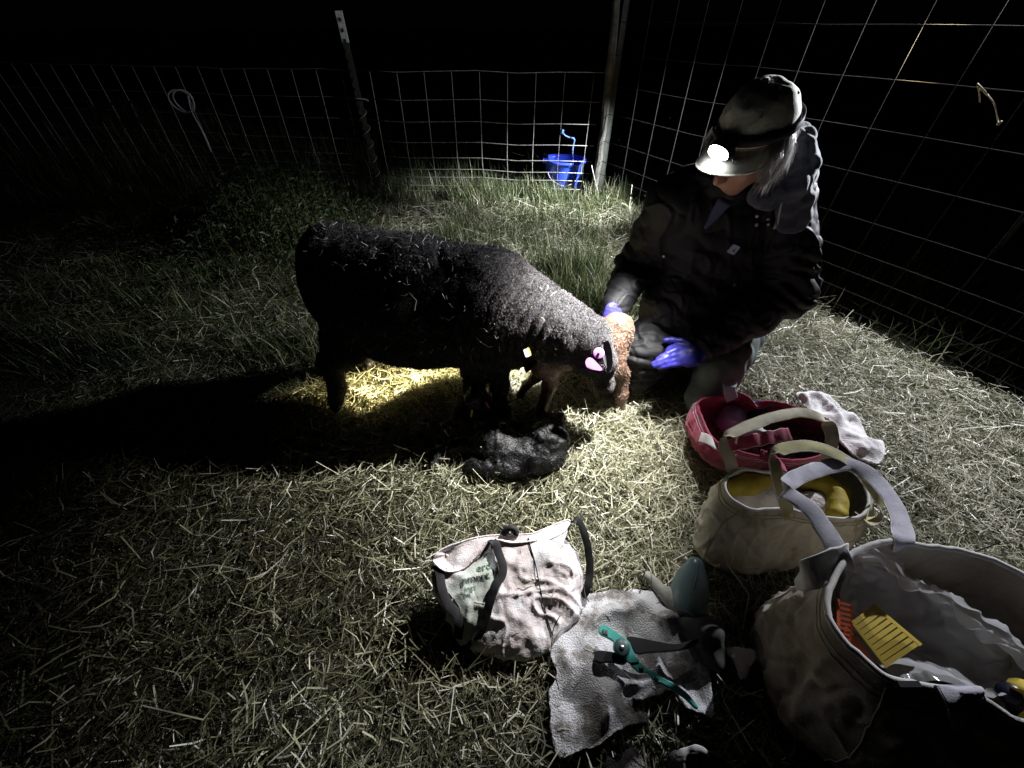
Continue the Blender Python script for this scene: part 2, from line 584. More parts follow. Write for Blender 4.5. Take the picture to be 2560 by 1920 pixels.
def blades(x, y, h, seed, w=.004, lean=.5, dry=0.15):
    r = np.random.default_rng(seed)
    n = len(x)
    z = ground_z(x, y)
    th = r.uniform(0, 2 * math.pi, n)
    ln = np.abs(r.normal(0, lean, n)) + .08
    dirn = np.stack([np.cos(th), np.sin(th), th * 0], -1)
    c0 = np.stack([x, y, z - .005], -1)
    ts = np.array((0, .33, .66, 1.0))
    C = np.stack([c0 + dirn * (h * ln * t ** 2)[:, None] + np.array((0, 0, 1.0)) * (h * (t - .35 * np.clip(ln, 0, 1.3) * t ** 2))[:, None] for t in ts], 1)
    sv = np.stack([-np.sin(th), np.cos(th), th * 0], -1)
    ww = (w * r.uniform(.6, 1.4, n))[:, None]
    W = np.stack([sv * ww * k * .5 for k in (.8, 1, .7, .05)], 1)
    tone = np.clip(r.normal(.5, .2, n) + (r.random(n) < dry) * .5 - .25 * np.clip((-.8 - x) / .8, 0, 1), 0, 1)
    return strips(C, W, tone)


rg = np.random.default_rng(21)
GV = []
# tufts behind the ewe, along the back fence and by the person
def tufts(nt, xr, yr, per, spread, hr, keep=None, seed=0, dry=.15, lean=.45, w=.004):
    r = np.random.default_rng(seed)
    cx, cy = r.uniform(*xr, nt), r.uniform(*yr, nt)
    if keep is not None:
        k = keep(cx, cy, r); cx, cy = cx[k], cy[k]
    nt = len(cx)
    hh = r.uniform(*hr, nt)
    i = np.repeat(np.arange(nt), per)
    x = cx[i] + r.normal(0, spread, len(i)); y = cy[i] + r.normal(0, spread, len(i))
    h = hh[i] * r.uniform(.45, 1.1, len(i))
    GV.append(blades(x, y, h, seed + 100, w=w, lean=lean, dry=dry))

back = lambda x, y, r: (vnoise(np.stack([x, y, x * 0], -1), 1.4, 50) + (y - 2.55) * .9 + .25 * (x < -1) > .05)
tufts(620, (-4.5, 1.4), (1.75, 3.9), 30, .05, (.07, .20), keep=back, seed=1, dry=.35)
tufts(120, (-.5, 1.1), (2.5, 3.6), 50, .05, (.12, .24), seed=2, dry=.15)
tufts(26, (.20, .62), (1.70, 2.25), 120, .045, (.18, .31), seed=3, dry=.16, lean=.28)
tufts(10, (-.12, .1), (1.72, 2.1), 60, .04, (.10, .18), seed=13, dry=.04, lean=.3)
tufts(260, (-3.3, -.75), (1.35, 2.3), 26, .05, (.06, .20), seed=4, dry=.3, keep=lambda x, y, r: y > 1.3 + .25 * vnoise(np.stack([x, y, x * 0], -1), 2, 5))
tufts(520, (1.0, 4.5), (.6, 5.0), 26, .06, (.08, .28), seed=6, dry=.2, keep=lambda x, y, r: x > fence_x(y) + .05)
tufts(600, (-6, 4), (3.8, 7.5), 22, .08, (.15, .45), seed=7, dry=.2)
tufts(420, (-1.9, 2.0), (.0, 1.7), 9, .03, (.03, .075), seed=8, dry=.1, keep=lambda x, y, r: vnoise(np.stack([x, y, x * 0], -1), 2.2, 77) > .1)
off, VV, FF, TT = 0, [], [], []
for V, F, T in GV:
    VV.append(V); FF.append(F + off); TT.append(T); off += len(V)
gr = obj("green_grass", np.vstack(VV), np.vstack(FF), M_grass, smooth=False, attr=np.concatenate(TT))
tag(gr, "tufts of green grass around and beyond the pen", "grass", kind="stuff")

# leafy weeds growing up against the back fence, left of the white-tipped post
r = np.random.default_rng(66)
nl = 8500
cx = r.uniform(-2.15, -.98, nl); cy = 2.75 + .45 * (cx + 1.5) * -.4 + r.normal(0, .28, nl)
top = .50 * np.clip(1 - ((cx + 1.55) / .62) ** 2, .12, 1) * (.75 + .4 * vnoise(np.stack([cx, cy, cx * 0], -1), 5))
hz_ = top * r.random(nl) ** .7
c = np.stack([cx, cy, ground_z(cx, cy) + hz_], -1)
d = nrm(r.normal(0, 1, (nl, 3)) * (1, 1, .5) + (0, 0, .35)); sd = nrm(np.cross(d, r.normal(0, 1, (nl, 3))))
Ll = r.uniform(.02, .055, nl)[:, None]
Cw = np.stack([c, c + d * Ll * .5 + (0, 0, .004), c + d * Ll - (0, 0, .012)], 1)
Ww = np.stack([sd * .002, sd * Ll * r.uniform(.07, .16, (nl, 1)), sd * .001], 1)
V1, F1, T1 = strips(Cw, Ww, np.clip(r.normal(.30, .16, nl), 0, 1))
ns_ = 260
ii = r.integers(0, nl, ns_); b0 = c[ii].copy(); b0[:, 2] = ground_z(b0[:, 0], b0[:, 1]); b1 = c[ii] + (0, 0, .03)
Cs_ = np.stack([b0, (b0 + b1) / 2 + r.normal(0, .012, (ns_, 3)), b1], 1); w_ = np.tile(np.array((.002, .0005, 0)), (ns_, 3, 1))
V2, F2, T2 = strips(Cs_, w_, np.full(ns_, .8))
wd = obj("leafy_weeds", np.vstack([V1, V2]), np.vstack([F1, F2 + len(V1)]), M_grass, smooth=False, attr=np.concatenate([T1, T2]))
tag(wd, "leafy weeds against the back fence left of the white-tipped post", "weeds", kind="stuff")

# ================================================================== FENCES
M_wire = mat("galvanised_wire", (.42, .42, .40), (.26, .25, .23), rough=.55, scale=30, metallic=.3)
M_shadewire = mat("shade_darkened_wire", (.030, .030, .030), (.014, .013, .012), rough=1, scale=30, spec=.03)  # right panel's shade is put into this darker wire colour
M_post = mat("green_steel", (.05, .06, .05), (.03, .03, .025), rough=.7, scale=30, bump=.001, bscale=120)
M_white = mat("white_paint", (.75, .76, .78), (.5, .5, .5), rough=.6, scale=60)
M_wood = mat("weathered_wood", (.11, .105, .095), (.04, .038, .034), rough=.9, scale=18, bump=.003, bscale=60)
WIRE_CACHE = {}


def wire(p, q, parent, r=.0021, seg=6, wob=.004, m=None):
    m = m or M_wire
    """one galvanised wire between two points, slightly wavy; unit mesh shared by length class"""
    p, q = np.asarray(p, float), np.asarray(q, float)
    L = np.linalg.norm(q - p)
    key = (round(L, 2), round(r, 4), m.name)
    if key not in WIRE_CACHE:
        t = np.linspace(0, 1, max(4, int(L / .25)))
        rr = np.random.default_rng(int(L * 100))
        C = np.stack([t * L, rr.normal(0, wob, len(t)), rr.normal(0, wob, len(t))], -1)
        V, F = tube_vf(C, r, 5)
        me = bpy.data.meshes.new("wire")
        me.from_pydata([tuple(v) for v in V], [], F); me.update()
        me.polygons.foreach_set("use_smooth", np.ones(len(me.polygons), bool))
        me.materials.append(m)
        WIRE_CACHE[key] = me
    o = bpy.data.objects.new("wire", WIRE_CACHE[key])
    COL.objects.link(o)
    o.parent = parent
    o.location = Vector(p) - Vector(parent.location)
    o.rotation_euler = Vector(q - p).to_track_quat('X', 'Z').to_euler()
    return o


def panel(A, B, hz, step, label, lean=0.0, z0=.0, first=0.0, m=None, wr=.0023):
    A, B = np.array(A, float), np.array(B, float)
    root = empty("mesh_fence", (A[0], A[1], 0))
    tag(root, label, "wire fence")
    d = B - A; L = np.linalg.norm(d); d = d / L
    n = np.array((-d[1], d[0])) * .0045
    for z in hz:
        wire((*A, z), (*B, z + .004), root, m=m, r=wr)
    x = first
    while x < L:
        p = A + d * x + n
        wire((p[0], p[1], z0), (p[0], p[1], hz[-1]), root, m=m, r=wr)
        x += step
    return root


hog = [0.045, .09, .155, .215, .30, .41, .55, .69, .86]
PL = (-1.15, 3.73); PR = (.64, 3.53)
panel(PL, PR, hog, .2045, "low mesh panel between the white-tipped post and the corner post", z0=.03, first=.10)
panel(PL, (-4.9, 4.5), hog, .205, "low mesh panel running left from the white-tipped post into the dark", z0=.03, first=.12)
FR0 = np.array((fence_x(3.5), 3.5)); dR = nrm(np.array((.576, -1.0)))
tall = [.06, .14, .23, .32, .455, .628, .793, .96, 1.125, 1.29]
panel(FR0, FR0 + dR * 4.6, tall, .205, "tall wire mesh panel along the right side of the pen", z0=.04, first=.07, m=M_shadewire, wr=.0019)


def tpost(x, y, H, label, tilt=0.0, white_from=None):
    root = empty("fence_post", (x, y, 0)); root.rotation_euler = (0, tilt, 0)
    tag(root, label, "fence post")
    b = Buf()
    b.box((0, 0, H / 2 - .1), (.022, .0035, H / 2 + .1))
    b.box((0, .017, H / 2 - .1), (.0035, .0135, H / 2 + .098))
    hi = white_from if white_from else H
    for k in range(int(H / .055)):
        b.box((0, -.006, .04 + k * .055), (.007, .004, .010))
    def loc(name, bb, m):
        o = bb.make(name, m, None, smooth=False); o.parent = root; return o
    loc("shaft", b, M_post)
    if white_from:
        c = Buf(); c.box((0, 0.001, (white_from + H) / 2 + .002), (.0235, .0055, (H - white_from) / 2 + .002)); loc("white_tip", c, M_white)
    return root


p = tpost(-1.15, 3.70, 1.18, "steel post with a white-painted tip in the back fence", tilt=-.02, white_from=1.02)
# wire spiralled round the post
t = np.linspace(0, 1, 90)
sp = np.stack([.034 * np.cos(t * 2 * math.pi * 5.5), .03 * np.sin(t * 2 * math.pi * 5.5) + .004, .08 + .58 * t], -1)
V, F = tube_vf(sp, .0028, 5); o = obj("tie_wire", V, F, M_wire); o.parent = p
clip = Buf(); clip.tube(spline([(-.05, -.012, .695), (0, -.03, .70), (.06, -.014, .69), (.075, -.01, .68)], 12), .004, 6)
o = clip.make("post_clip", M_wire); o.parent = p
# corner post: split wooden stake and a steel post beside it
cp = empty("corner_post", (.67, 3.50, 0)); tag(cp, "grey weathered corner post where the two fences meet", "fence post")
zz = np.linspace(-.1, 1.75, 22)
V, F = tube_vf(np.stack([.012 * np.sin(zz * 3), .006 * np.cos(zz * 4), zz], -1), .027 + .003 * np.sin(zz * 9), 9)
V = V + np.stack([vnoise(V, 14) * .006, vnoise(V, 14, 5) * .006, V[:, 2] * 0], -1)
o = obj("shaft", V, F, M_wood, smooth=False); o.parent = cp
b = Buf(); b.box((.055, .0, .8), (.018, .003, .9)); b.box((.055, .014, .8), (.003, .012, .9))
o = b.make("steel_stake", M_post, smooth=False); o.parent = cp
V, F = tube_vf(spline([(-.05, -.045, .30), (.03, -.055, .1), (.10, -.04, .02)], 10), .004, 5)
o = obj("brace_wire", V, F, M_wire); o.parent = cp

# rope coil and hanging tail on the left fence, hay twine on the right fence
M_rope = mat("pale_rope", (.55, .55, .60), (.3, .3, .34), rough=.9, scale=120)
pt = Q(455, 235, 3.97)
t = np.linspace(0, 4 * math.pi, 60)
ring = np.stack([pt[0] + .085 * np.cos(t) + .02 * np.sin(t * .5), pt[1] - .03 + .01 * np.sin(2 * t), pt[2] - .045 + .075 * np.sin(t)], -1)
b = Buf(); b.tube(ring, .006, 6)
e1, e2 = Q(480, 280, 3.93), Q(528, 380, 3.93)
b.tube(spline([Q(470, 240, 3.93), e1, (e1 + e2) / 2 + [.01, 0, 0], e2], 16), [.006] * 10 + [.01] * 4 + [.006] * 2, 6)
o = b.make("rope_loop", M_rope); tag(o, "pale rope coiled and hanging from the left fence mesh", "rope")
M_twine = mat("hay_twine", (.62, .57, .40), (.4, .36, .22), rough=.9, scale=200)
b = Buf()
F_ = lambda x, y, dz=.0: Q(x, y, 1.0) if False else None


def on_fence(x, y, inset=.012):
    """the point of the right-hand fence plane that the photo shows at this pixel"""
    dx, dy, dz = _ray(x, y)
    t = (.66 + .576 * 3.54 - inset) / (dx + .576 * dy)
    return np.array((dx * t, dy * t, CAM_H + dz * t))


b.tube(spline([on_fence(2443, 210), on_fence(2455, 222, .02), on_fence(2468, 236)], 8), .0032, 6)
b.tube(spline([on_fence(2443, 210), on_fence(2448, 232, .02), on_fence(2450, 256)], 8), .0026, 6)
b.tube(spline([on_fence(2468, 236), on_fence(2486, 262, .03), on_fence(2494, 300), on_fence(2496, 312, .03)], 12), .0022, 6)
b.tube([on_fence(2494, 312), on_fence(2503, 304, .03)], .004, 6)
o = b.make("baling_twine", M_twine); tag(o, "scrap of straw-coloured twine knotted on the right fence", "twine")

# the second lamp: a floodlight clamped to a stake just outside the right-hand fence
cl = empty("work_lamp", (LAMP2.x + .8, LAMP2.y + .25, 0)); tag(cl, "grey work lamp on a stake outside the right fence", "lamp")
ax = nrm(np.array((-.15, 0.95, 0.0)) - np.array(LAMP2))
prof = [(-.11, .018), (-.10, .03), (-.06, .034), (-.035, .05), (-.006, .075), (.0, .078)]
M_grey = mat("grey_plastic", (.25, .25, .27), rough=.5)
V, F = tube_vf(np.array([np.array(LAMP2) + ax * (a - .012) for a, r in prof]), [r for a, r in prof], 20, cap=False)
obj("reflector", V, F, M_grey, cl)
V, F = tube_vf(np.array([np.array(LAMP2) + ax * (a - .012) for a in (-.125, -.11)]), [.017, .019], 14); obj("switch_cap", V, F, M_grey, cl)
V, F = tube_vf(np.array([(LAMP2.x + .8, LAMP2.y + .25, z) for z in (-.1, .8, 1.9)]), .014, 10); obj("stake", V, F, M_grey, cl)
V, F = tube_vf([np.array(LAMP2) - ax * .12, (LAMP2.x + .8, LAMP2.y + .25, 1.85)], .008, 8); obj("clamp_arm", V, F, M_grey, cl)

# ================================================================== BUCKET
M_blue = mat("blue_plastic", (.04, .09, .80), (.03, .07, .7), rough=.35, spec=.5, scale=5)
bk = Q(1407, 452, 3.74); bx, by = bk[0], 3.76
bkt = empty("bucket", (bx, by, 0)); tag(bkt, "blue plastic bucket behind the back fence", "bucket")
rings = []
prof = [(.0, .0), (.11, .0), (.12, .01), (.135, .09), (.147, .17), (.158, .235), (.168, .24), (.168, .258), (.158, .26), (.152, .235), (.135, .12), (.115, .02), (.0, .02)]
n = 36; a = np.linspace(0, 2 * math.pi, n, endpoint=False)
V = []
for r, z in prof:
    yy = r * np.sin(a); yy = np.minimum(yy, .10 + .2 * r)          # flat back
    V.append(np.stack([bx + r * np.cos(a), by + yy, np.full(n, z - .01 + .03)], -1))
obj("pail", np.vstack(V), grid_faces(len(prof), n, True), M_blue, bkt)
b = Buf()
for sx in (-1, 1):
    b = Buf(); b.box((bx + sx * .168, by - .01, .262), (.012, .02, .016)); b.make("lug", M_blue, bkt, smooth=False)
V, F = tube_vf(spline([(bx - .155, by - .01, .26), (bx - .12, by - .14, .16), (bx, by - .17, .11), (bx + .12, by - .14, .16), (bx + .155, by - .01, .26)], 24), .004, 6)
obj("bail", V, F, M_wire, bkt)
M_bcord = mat("blue_cord", (.15, .3, .8), rough=.7)
b = Buf()
b.tube(spline([(bx + .06, by - .15, .255), Q(1432, 370, 3.6), Q(1436, 348, 3.58), Q(1424, 344, 3.58)], 16), .006, 6)
b.tube(spline([Q(1424, 344, 3.58), Q(1412, 338, 3.57), Q(1405, 328, 3.56)], 8), .0045, 6)
b.tube([Q(1404, 334, 3.55), Q(1408, 324, 3.55)], .010, 6)
o = b.make("blue_cord", M_bcord); tag(o, "blue cord tying the bucket to the fence mesh", "cord")

# ================================================================== EWE
M_wool = fibre_mat("dark_wool", [(0, (.014, .012, .013)), (.4, (.05, .045, .048)), (.75, (.12, .11, .115)), (1, (.22, .21, .22))], trans=.15, rough=.75, spec=.15)
M_woolskin = mat("dark_fleece", (.055, .052, .058), (.012, .011, .013), rough=.95, scale=70, bump=.006, bscale=130, sheen=.3)
M_hoof = mat("black_hoof", (.02, .018, .016), rough=.5)
M_pink = mat("pink_tag", (.62, .22, .62), (.55, .2, .56), rough=.45, scale=5)

ewe = empty("ewe", (-.25, 1.2, 0)); tag(ewe, "dark woolled ewe standing with her head lowered to lick a lamb", "sheep")
S = Sculpt((-1.0, .78, -.03), (.50, 1.62, .80), .0065)
# trunk
S.ell((-.50, 1.25, .445), (.20, .185, .205), k=.03)
S.ell((-.33, 1.215, .425), (.27, .195, .222), k=.05)
S.ell((-.13, 1.18, .42), (.20, .19, .20), k=.06)
S.ell((-.045, 1.145, .45), (.13, .145, .155), k=.05)
S.ell((-.60, 1.29, .50), (.12, .15, .16), k=.04)          # rump
S.ell((-.01, 1.12, .36), (.125, .115, .125), k=.04)          # brisket
S.ell((-.32, 1.22, .335), (.26, .165, .145), k=.05)          # belly
neck = [(-.06, 1.16, .47), (.06, 1.125, .42), (.15, 1.09, .395), (.225, 1.06, .385)]
S.chain(neck, [.145, .120, .100, .080], k=.045)
# head: poll -> muzzle, pointing down
poll, muz = np.array((.262, 1.045, .375)), np.array((.318, 1.005, .235))
S.cap(poll, poll + (muz - poll) * .45, .063, .052, k=.03)
S.cap(poll + (muz - poll) * .45, muz, .048, .030, k=.02)
S.ell(muz + (-.008, 0, -.004), (.030, .030, .032), k=.012)
S.ell(poll + (-.02, -.012, -.06), (.05, .045, .055), k=.02)     # cheek
# legs (near hind, far hind, near fore, far fore)
def leg(pts, rs, k=.02): S.chain([np.array(p) for p in pts], rs, k)
leg([(-.57, 1.20, .36), (-.61, 1.18, .27), (-.685, 1.17, .185), (-.682, 1.14, .085), (-.698, 1.125, .03)], [.10, .078, .045, .032, .031])
leg([(-.55, 1.38, .34), (-.585, 1.40, .27), (-.67, 1.42, .19), (-.635, 1.39, .085), (-.64, 1.38, .03)], [.10, .07, .034, .025, .026])
leg([(-.10, 1.10, .33), (-.125, 1.09, .21), (-.14, 1.085, .13), (-.165, 1.075, .05), (-.175, 1.065, .03)], [.075, .048, .034, .027, .03])
leg([(-.03, 1.15, .32), (-.055, 1.11, .21), (-.045, 1.10, .14), (-.045, 1.085, .05), (-.035, 1.075, .03)], [.07, .044, .031, .025, .028])
S.ell((-.705, 1.31, .44), (.03, .035, .09), k=.03)             # tail
S.ell((-.47, 1.27, .235), (.07, .07, .05), k=.03)              # udder


def ewe_disp(P, N):
    # wool folds across the neck, lumpy fleece on the trunk
    ax = nrm(np.array((.30, -.12, -.10)))
    s = (P - np.array((-.06, 1.16, .47))) @ ax
    on = np.clip((s + .03) / .08, 0, 1) * np.clip((.25 - s) / .06, 0, 1)
    wob = .020 * vnoise(P, 8) + .006 * vnoise(P, 22)
    ph = (s + wob + .12 * (P[:, 2] - .42)) * 2 * math.pi / .025
    ridge = (np.abs(np.sin(ph * .5)) ** .8 - .6) * 0.012 * on * (.55 + .6 * vnoise(P, 9, 21) + .5 * np.clip((.47 - P[:, 2]) / .08, 0, 1))
    body = (P[:, 2] > .17)
    lump = (.005 * fbm(P, 18, 3, 3) + .003 * vnoise(P, 60, 9)) * body * (1 - .7 * on)
    legs = .002 * vnoise(P, 40, 2)
    split = -.012 * np.exp(-((P[:, 0] + .20 + .05 * vnoise(P, 6)) / .008) ** 2) * (P[:, 2] > .35)   # parting in the fleece behind the shoulder
    return ridge + lump + legs + split


P, F = S.mesh(ewe_disp)
EP, EF = P, F
obj("body", P, F, M_woolskin, ewe)
# fleece fibres, child of the body
r = np.random.default_rng(3)
pt, nn = sample_surface(P, F, 230000, r)
keep = (pt[:, 2] > .19) | (r.random(len(pt)) < .25)
pt, nn = pt[keep], nn[keep]
hd = np.linalg.norm(pt - (poll + muz) / 2, axis=1) < .075
nk = np.clip((pt[:, 0] + .05) / .12, 0, 1)
L = np.where(hd, .004, r.uniform(.005, .011, len(pt)) * (1 - .45 * nk))
tang = nrm(np.cross(nn, r.normal(size=nn.shape)))
dirv = nrm(nn + tang * .55 + np.array((0, 0, -.25)) + .35 * np.stack([vnoise(pt, 35, 1), vnoise(pt, 35, 2), vnoise(pt, 35, 3)], -1))
curl = nrm(np.cross(dirv, tang))
Cc = np.stack([pt - nn * .002, pt + dirv * (L * .5)[:, None] + curl * (L * .22)[:, None], pt + dirv * L[:, None] - curl * (L * .1)[:, None]], 1)
wv = tang * .0007
W = np.stack([wv, wv * .9, wv * .25], 1)
tone = np.clip(.52 + .15 * r.normal(size=len(pt)) + .2 * vnoise(pt, 30, 6) + .2 * nk, 0, 1)  # neck fibres toned lighter, adding to the headlamp's light there
V, Fs, T = strips(Cc, W, tone)
o = obj("fleece", V, Fs, M_wool, ewe, smooth=False, attr=T); o["kind"] = "stuff"
for n_, c in (("near_hind", (-.70, 1.118, .016)), ("far_hind", (-.64, 1.375, .018)), ("near_fore", (-.18, 1.06, .018)), ("far_fore", (-.035, 1.07, .018))):
    HS = Sculpt(np.array(c) - .06, np.array(c) + .06, .004)
    HS.ell(np.array(c) + (0, .016, 0), (.022, .03, .024), k=.006); HS.ell(np.array(c) + (.004, -.014, -.002), (.018, .024, .020), k=.006)
    P_, F_2 = HS.mesh(); obj("hoof", P_, F_2, M_hoof, ewe)
# ears: the near ear with its tags, and the far ear
M_ear = mat("dark_ear", (.07, .065, .075), (.03, .028, .03), rough=.9, scale=60)
e0 = Q(1500, 868, .995)
def earmesh(a, b, w, nv):
    a, b, nv = np.array(a), np.array(b), nrm(nv)
    d = b - a; sd = nrm(np.cross(nrm(d), nv))
    V, rows = [], 10
    for i in range(rows):
        t = i / (rows - 1); ww = w * math.sin(math.pi * min(1, .18 + .82 * t)) ** .7 + .002
        for j in range(7):
            q = (j / 6 - .5) * 2
            V.append(a + d * t + sd * q * ww + nv * (.012 * q * q - .01 * t * t))
    Vf = np.array(V); n_ = len(Vf)
    Vb = Vf - nv * .003
    Fa = grid_faces(rows, 7)
    b_ = list(range(7)) + [7 * i + 6 for i in range(1, rows)] + [7 * (rows - 1) + j for j in range(5, -1, -1)] + [7 * i for i in range(rows - 2, 0, -1)]
    ed = np.array([(b_[i], b_[(i + 1) % len(b_)], b_[(i + 1) % len(b_)] + n_, b_[i] + n_) for i in range(len(b_))])
    return np.vstack([Vf, Vb]), np.vstack([Fa, Fa[:, ::-1] + n_, ed])
V, F = earmesh(Q(1506, 856, .985), Q(1524, 930, .945), .017, (.35, -.6, .6))
obj("ear", V, F, M_ear, ewe)
V, F = earmesh((.285, 1.09, .375), (.31, 1.17, .345), .026, (.2, .5, .8))
obj("ear", V, F, M_ear, ewe)
# round pink tag and teardrop pink tag
def disc(c, nv, r, th, n=24, hole=None):
    nv = nrm(nv); V, F = tube_vf(np.array([c - nv * th / 2, c - nv * th / 2 + nv * th * .15, c + nv * th * .35, c + nv * th / 2]), [r * .95, r, r, r * .93], n)
    return V, F
tc = Q(1497, 883, .925); tn = nrm(np.array((0, 0, CAM_H)) - tc)
tn = nrm(tn + (.15, 0, .1))
V, F = disc(tc, tn, .0165, .003); tg = obj("ear_tag", V, F, M_pink, ewe)
V, F = disc(tc + tn * .003, tn, .004, .003, 12); M_dp = mat("tag_stud", (.35, .08, .35)); obj("stud", V, F, M_dp, tg)
c2 = Q(1482, 910, .92)
sx, sy = nrm(np.array((1, .1, -.25))), None
sy = nrm(np.cross(tn, sx)); sx = nrm(np.cross(sy, tn))
out = [(-.022, .0), (-.020, .012), (-.012, .018), (.0, .014), (.026, -.008), (.030, -.014), (.022, -.017), (.0, -.016), (-.014, -.013)]
out = spline(np.array([(a, b, 0) for a, b in out]), 30, closed=True)
Vt = np.array([c2 + sx * a + sy * b + tn * h for h in (0, .0022) for a, b, _ in out])
Ft = [tuple(range(29, -1, -1)), tuple(range(30, 60))] + [(i, (i + 1) % 30, 30 + (i + 1) % 30, 30 + i) for i in range(30)]
obj("ear_tag", Vt, Ft, M_pink, ewe, smooth=False)
# bits of straw stuck in the fleece
ewe_tree = BVHTree.FromPolygons([Vector(v) for v in EP], [tuple(int(i) for i in f) for f in EF])
r = np.random.default_rng(9)
pts_px = [(811, 560, 816, 578), (842, 562, 838, 575), (868, 562, 884, 566), (905, 612, 925, 626), (803, 668, 806, 690), (806, 668, 814, 664), (828, 668, 838, 662), (980, 678, 985, 690), (992, 676, 1000, 670),
          (1012, 646, 1058, 652), (1070, 660, 1076, 678), (1022, 730, 1040, 772), (1126, 736, 1130, 750), (1100, 778, 1108, 795), (1108, 790, 1140, 786), (1092, 865, 1118, 856), (1196, 838, 1204, 855), (1204, 855, 1222, 860),
          (1184, 882, 1188, 898), (1242, 860, 1240, 872), (830, 708, 846, 726), (700 + 110, 828, 822, 812), (1050, 806, 1066, 822), (938, 640, 945, 652), (980, 575, 996, 573), (1060, 615, 1062, 622), (1146, 690, 1140, 702), (960, 600, 985, 606)]
Cs, Ws = [], []
def stick(x0, y0, x1, y1, w=.0011):
    a, na = hit(ewe_tree, x0, y0); b, nb = hit(ewe_tree, x1, y1)
    if a is None or b is None or np.linalg.norm(a - b) > .09: return
    m = (a + b) / 2 + nrm(na + nb) * .019
    a = a + na * .012; b = b + nb * .016
    d = nrm(b - a); side = nrm(np.cross(d, na))
    m = m + side * np.linalg.norm(b - a) * r.uniform(-.3, .3)
    Cs.append([a, m, b]); Ws.append([side * w] * 3)
for p4 in pts_px: stick(*p4)
for _ in range(170):
    x, y = r.uniform(740, 1480), r.uniform(555, 900)
    if r.random() < .5: x, y = r.uniform(800, 1250), 565 + (r.random() ** 2) * 130 + (x - 800) * .08
    th = r.uniform(0, 6.28); l = r.uniform(5, 17)
    stick(x, y, x + l * math.cos(th), y + l * math.sin(th), w=r.uniform(.0005, .0008))
V, Fs, T = strips(np.array(Cs), np.array(Ws), r.uniform(.75, 1, len(Cs)))
o = obj("straw_bits", V, Fs, M_straw, None, smooth=False, attr=T); tag(o, "bits of straw caught in the ewe's fleece", "straw", kind="stuff")

# ================================================================== BROWN LAMB (standing behind the ewe's head)
M_brown = mat("wet_brown_lamb", (.20, .13, .10), (.055, .036, .03), rough=.36, scale=30, bump=.004, bscale=120, spec=.6, c3=(.18, .10, .065))
M_brownf = fibre_mat("brown_curls", [(0, (.08, .045, .03)), (.5, (.23, .15, .11)), (1, (.42, .31, .25))], trans=.15, rough=.4, spec=.5)
M_ytag = mat("yellow_tag", (.8, .72, .1), rough=.4); M_wtag = mat("white_tag", (.85, .85, .8), rough=.4)
bl = empty("brown_lamb", (.28, 1.15, 0)); tag(bl, "wet newborn brown lamb standing under the ewe's chin", "lamb")
S = Sculpt((-.02, .95, -.03), (.55, 1.34, .50), .005)
S.ell((.37, 1.175, .325), (.062, .055, .075), k=.02)         # rump
S.ell((.30, 1.165, .30), (.10, .052, .058), k=.03)
S.ell((.175, 1.125, .265), (.082, .058, .072), k=.03)         # chest
S.ell((.125, 1.09, .245), (.062, .052, .062), k=.02)
S.chain([np.array(p) for p in ((.36, 1.15, .30), (.372, 1.115, .22), (.415, 1.14, .165), (.425, 1.115, .08), (.425, 1.11, .015))], [.05, .036, .026, .020, .022], k=.012)
S.chain([np.array(p) for p in ((.385, 1.19, .30), (.40, 1.185, .22), (.425, 1.2, .16), (.43, 1.18, .02))], [.05, .032, .02, .018], k=.012)
S.chain([np.array(p) for p in ((.15, 1.10, .25), (.14, 1.09, .15), (.125, 1.075, .10), (.112, 1.062, .02))], [.042, .028, .024, .022], k=.012)
S.chain([np.array(p) for p in ((.13, 1.13, .24), (.09, 1.13, .15), (.055, 1.15, .09), (.03, 1.16, .02))], [.035, .022, .017, .016], k=.012)
S.chain([np.array(p) for p in ((.13, 1.10, .28), (.09, 1.075, .315), (.075, 1.065, .325))], [.036, .034, .036], k=.015)   # neck and head, tucked up under the ewe's neck
S.cap((.075, 1.065, .325), (.035, 1.055, .345), .032, .02, k=.012)
S.cap((.405, 1.19, .36), (.43, 1.2, .28), .016, .010, k=.01)   # tail
P, F = S.mesh(lambda P, N: .0022 * fbm(P, 45, 2) + .0008 * vnoise(P, 120))
obj("body", P, F, M_brown, bl)
r = np.random.default_rng(31)
pt, nn = sample_surface(P, F, 11000, r)
k = (r.random(len(pt)) < np.clip((pt[:, 0] - .14) / .16, .05, 1)); pt, nn = pt[k], nn[k]
L = r.uniform(.004, .010, len(pt)); tang = nrm(np.cross(nn, r.normal(size=nn.shape)))
dv = nrm(nn * .6 + tang * .5 + np.array((0, 0, -.8))); cu = nrm(np.cross(dv, nn))
Cc = np.stack([pt - nn * .001, pt + dv * (L * .5)[:, None] + cu * (L * .3)[:, None], pt + dv * L[:, None]], 1)
V, Fs, T = strips(Cc, np.stack([tang * .0010] * 2 + [tang * .0003], 1), np.clip(r.normal(.55, .25, len(pt)), 0, 1))
o = obj("curls", V, Fs, M_brownf, bl, smooth=False, attr=T); o["kind"] = "stuff"
V, F = earmesh((.075, 1.045, .325), (.045, .985, .300), .02, (-.2, -.5, .8)); obj("ear", V, F, M_brown, bl)
V, F = earmesh((.085, 1.09, .345), (.09, 1.14, .35), .02, (-.2, .5, .8)); obj("ear", V, F, M_brown, bl)
tc = Q(1317, 882, .965); tn = nrm(np.array((0, 0, CAM_H)) - tc); ux = nrm(np.cross((0, 0, 1), tn)); uy = np.cross(tn, ux)
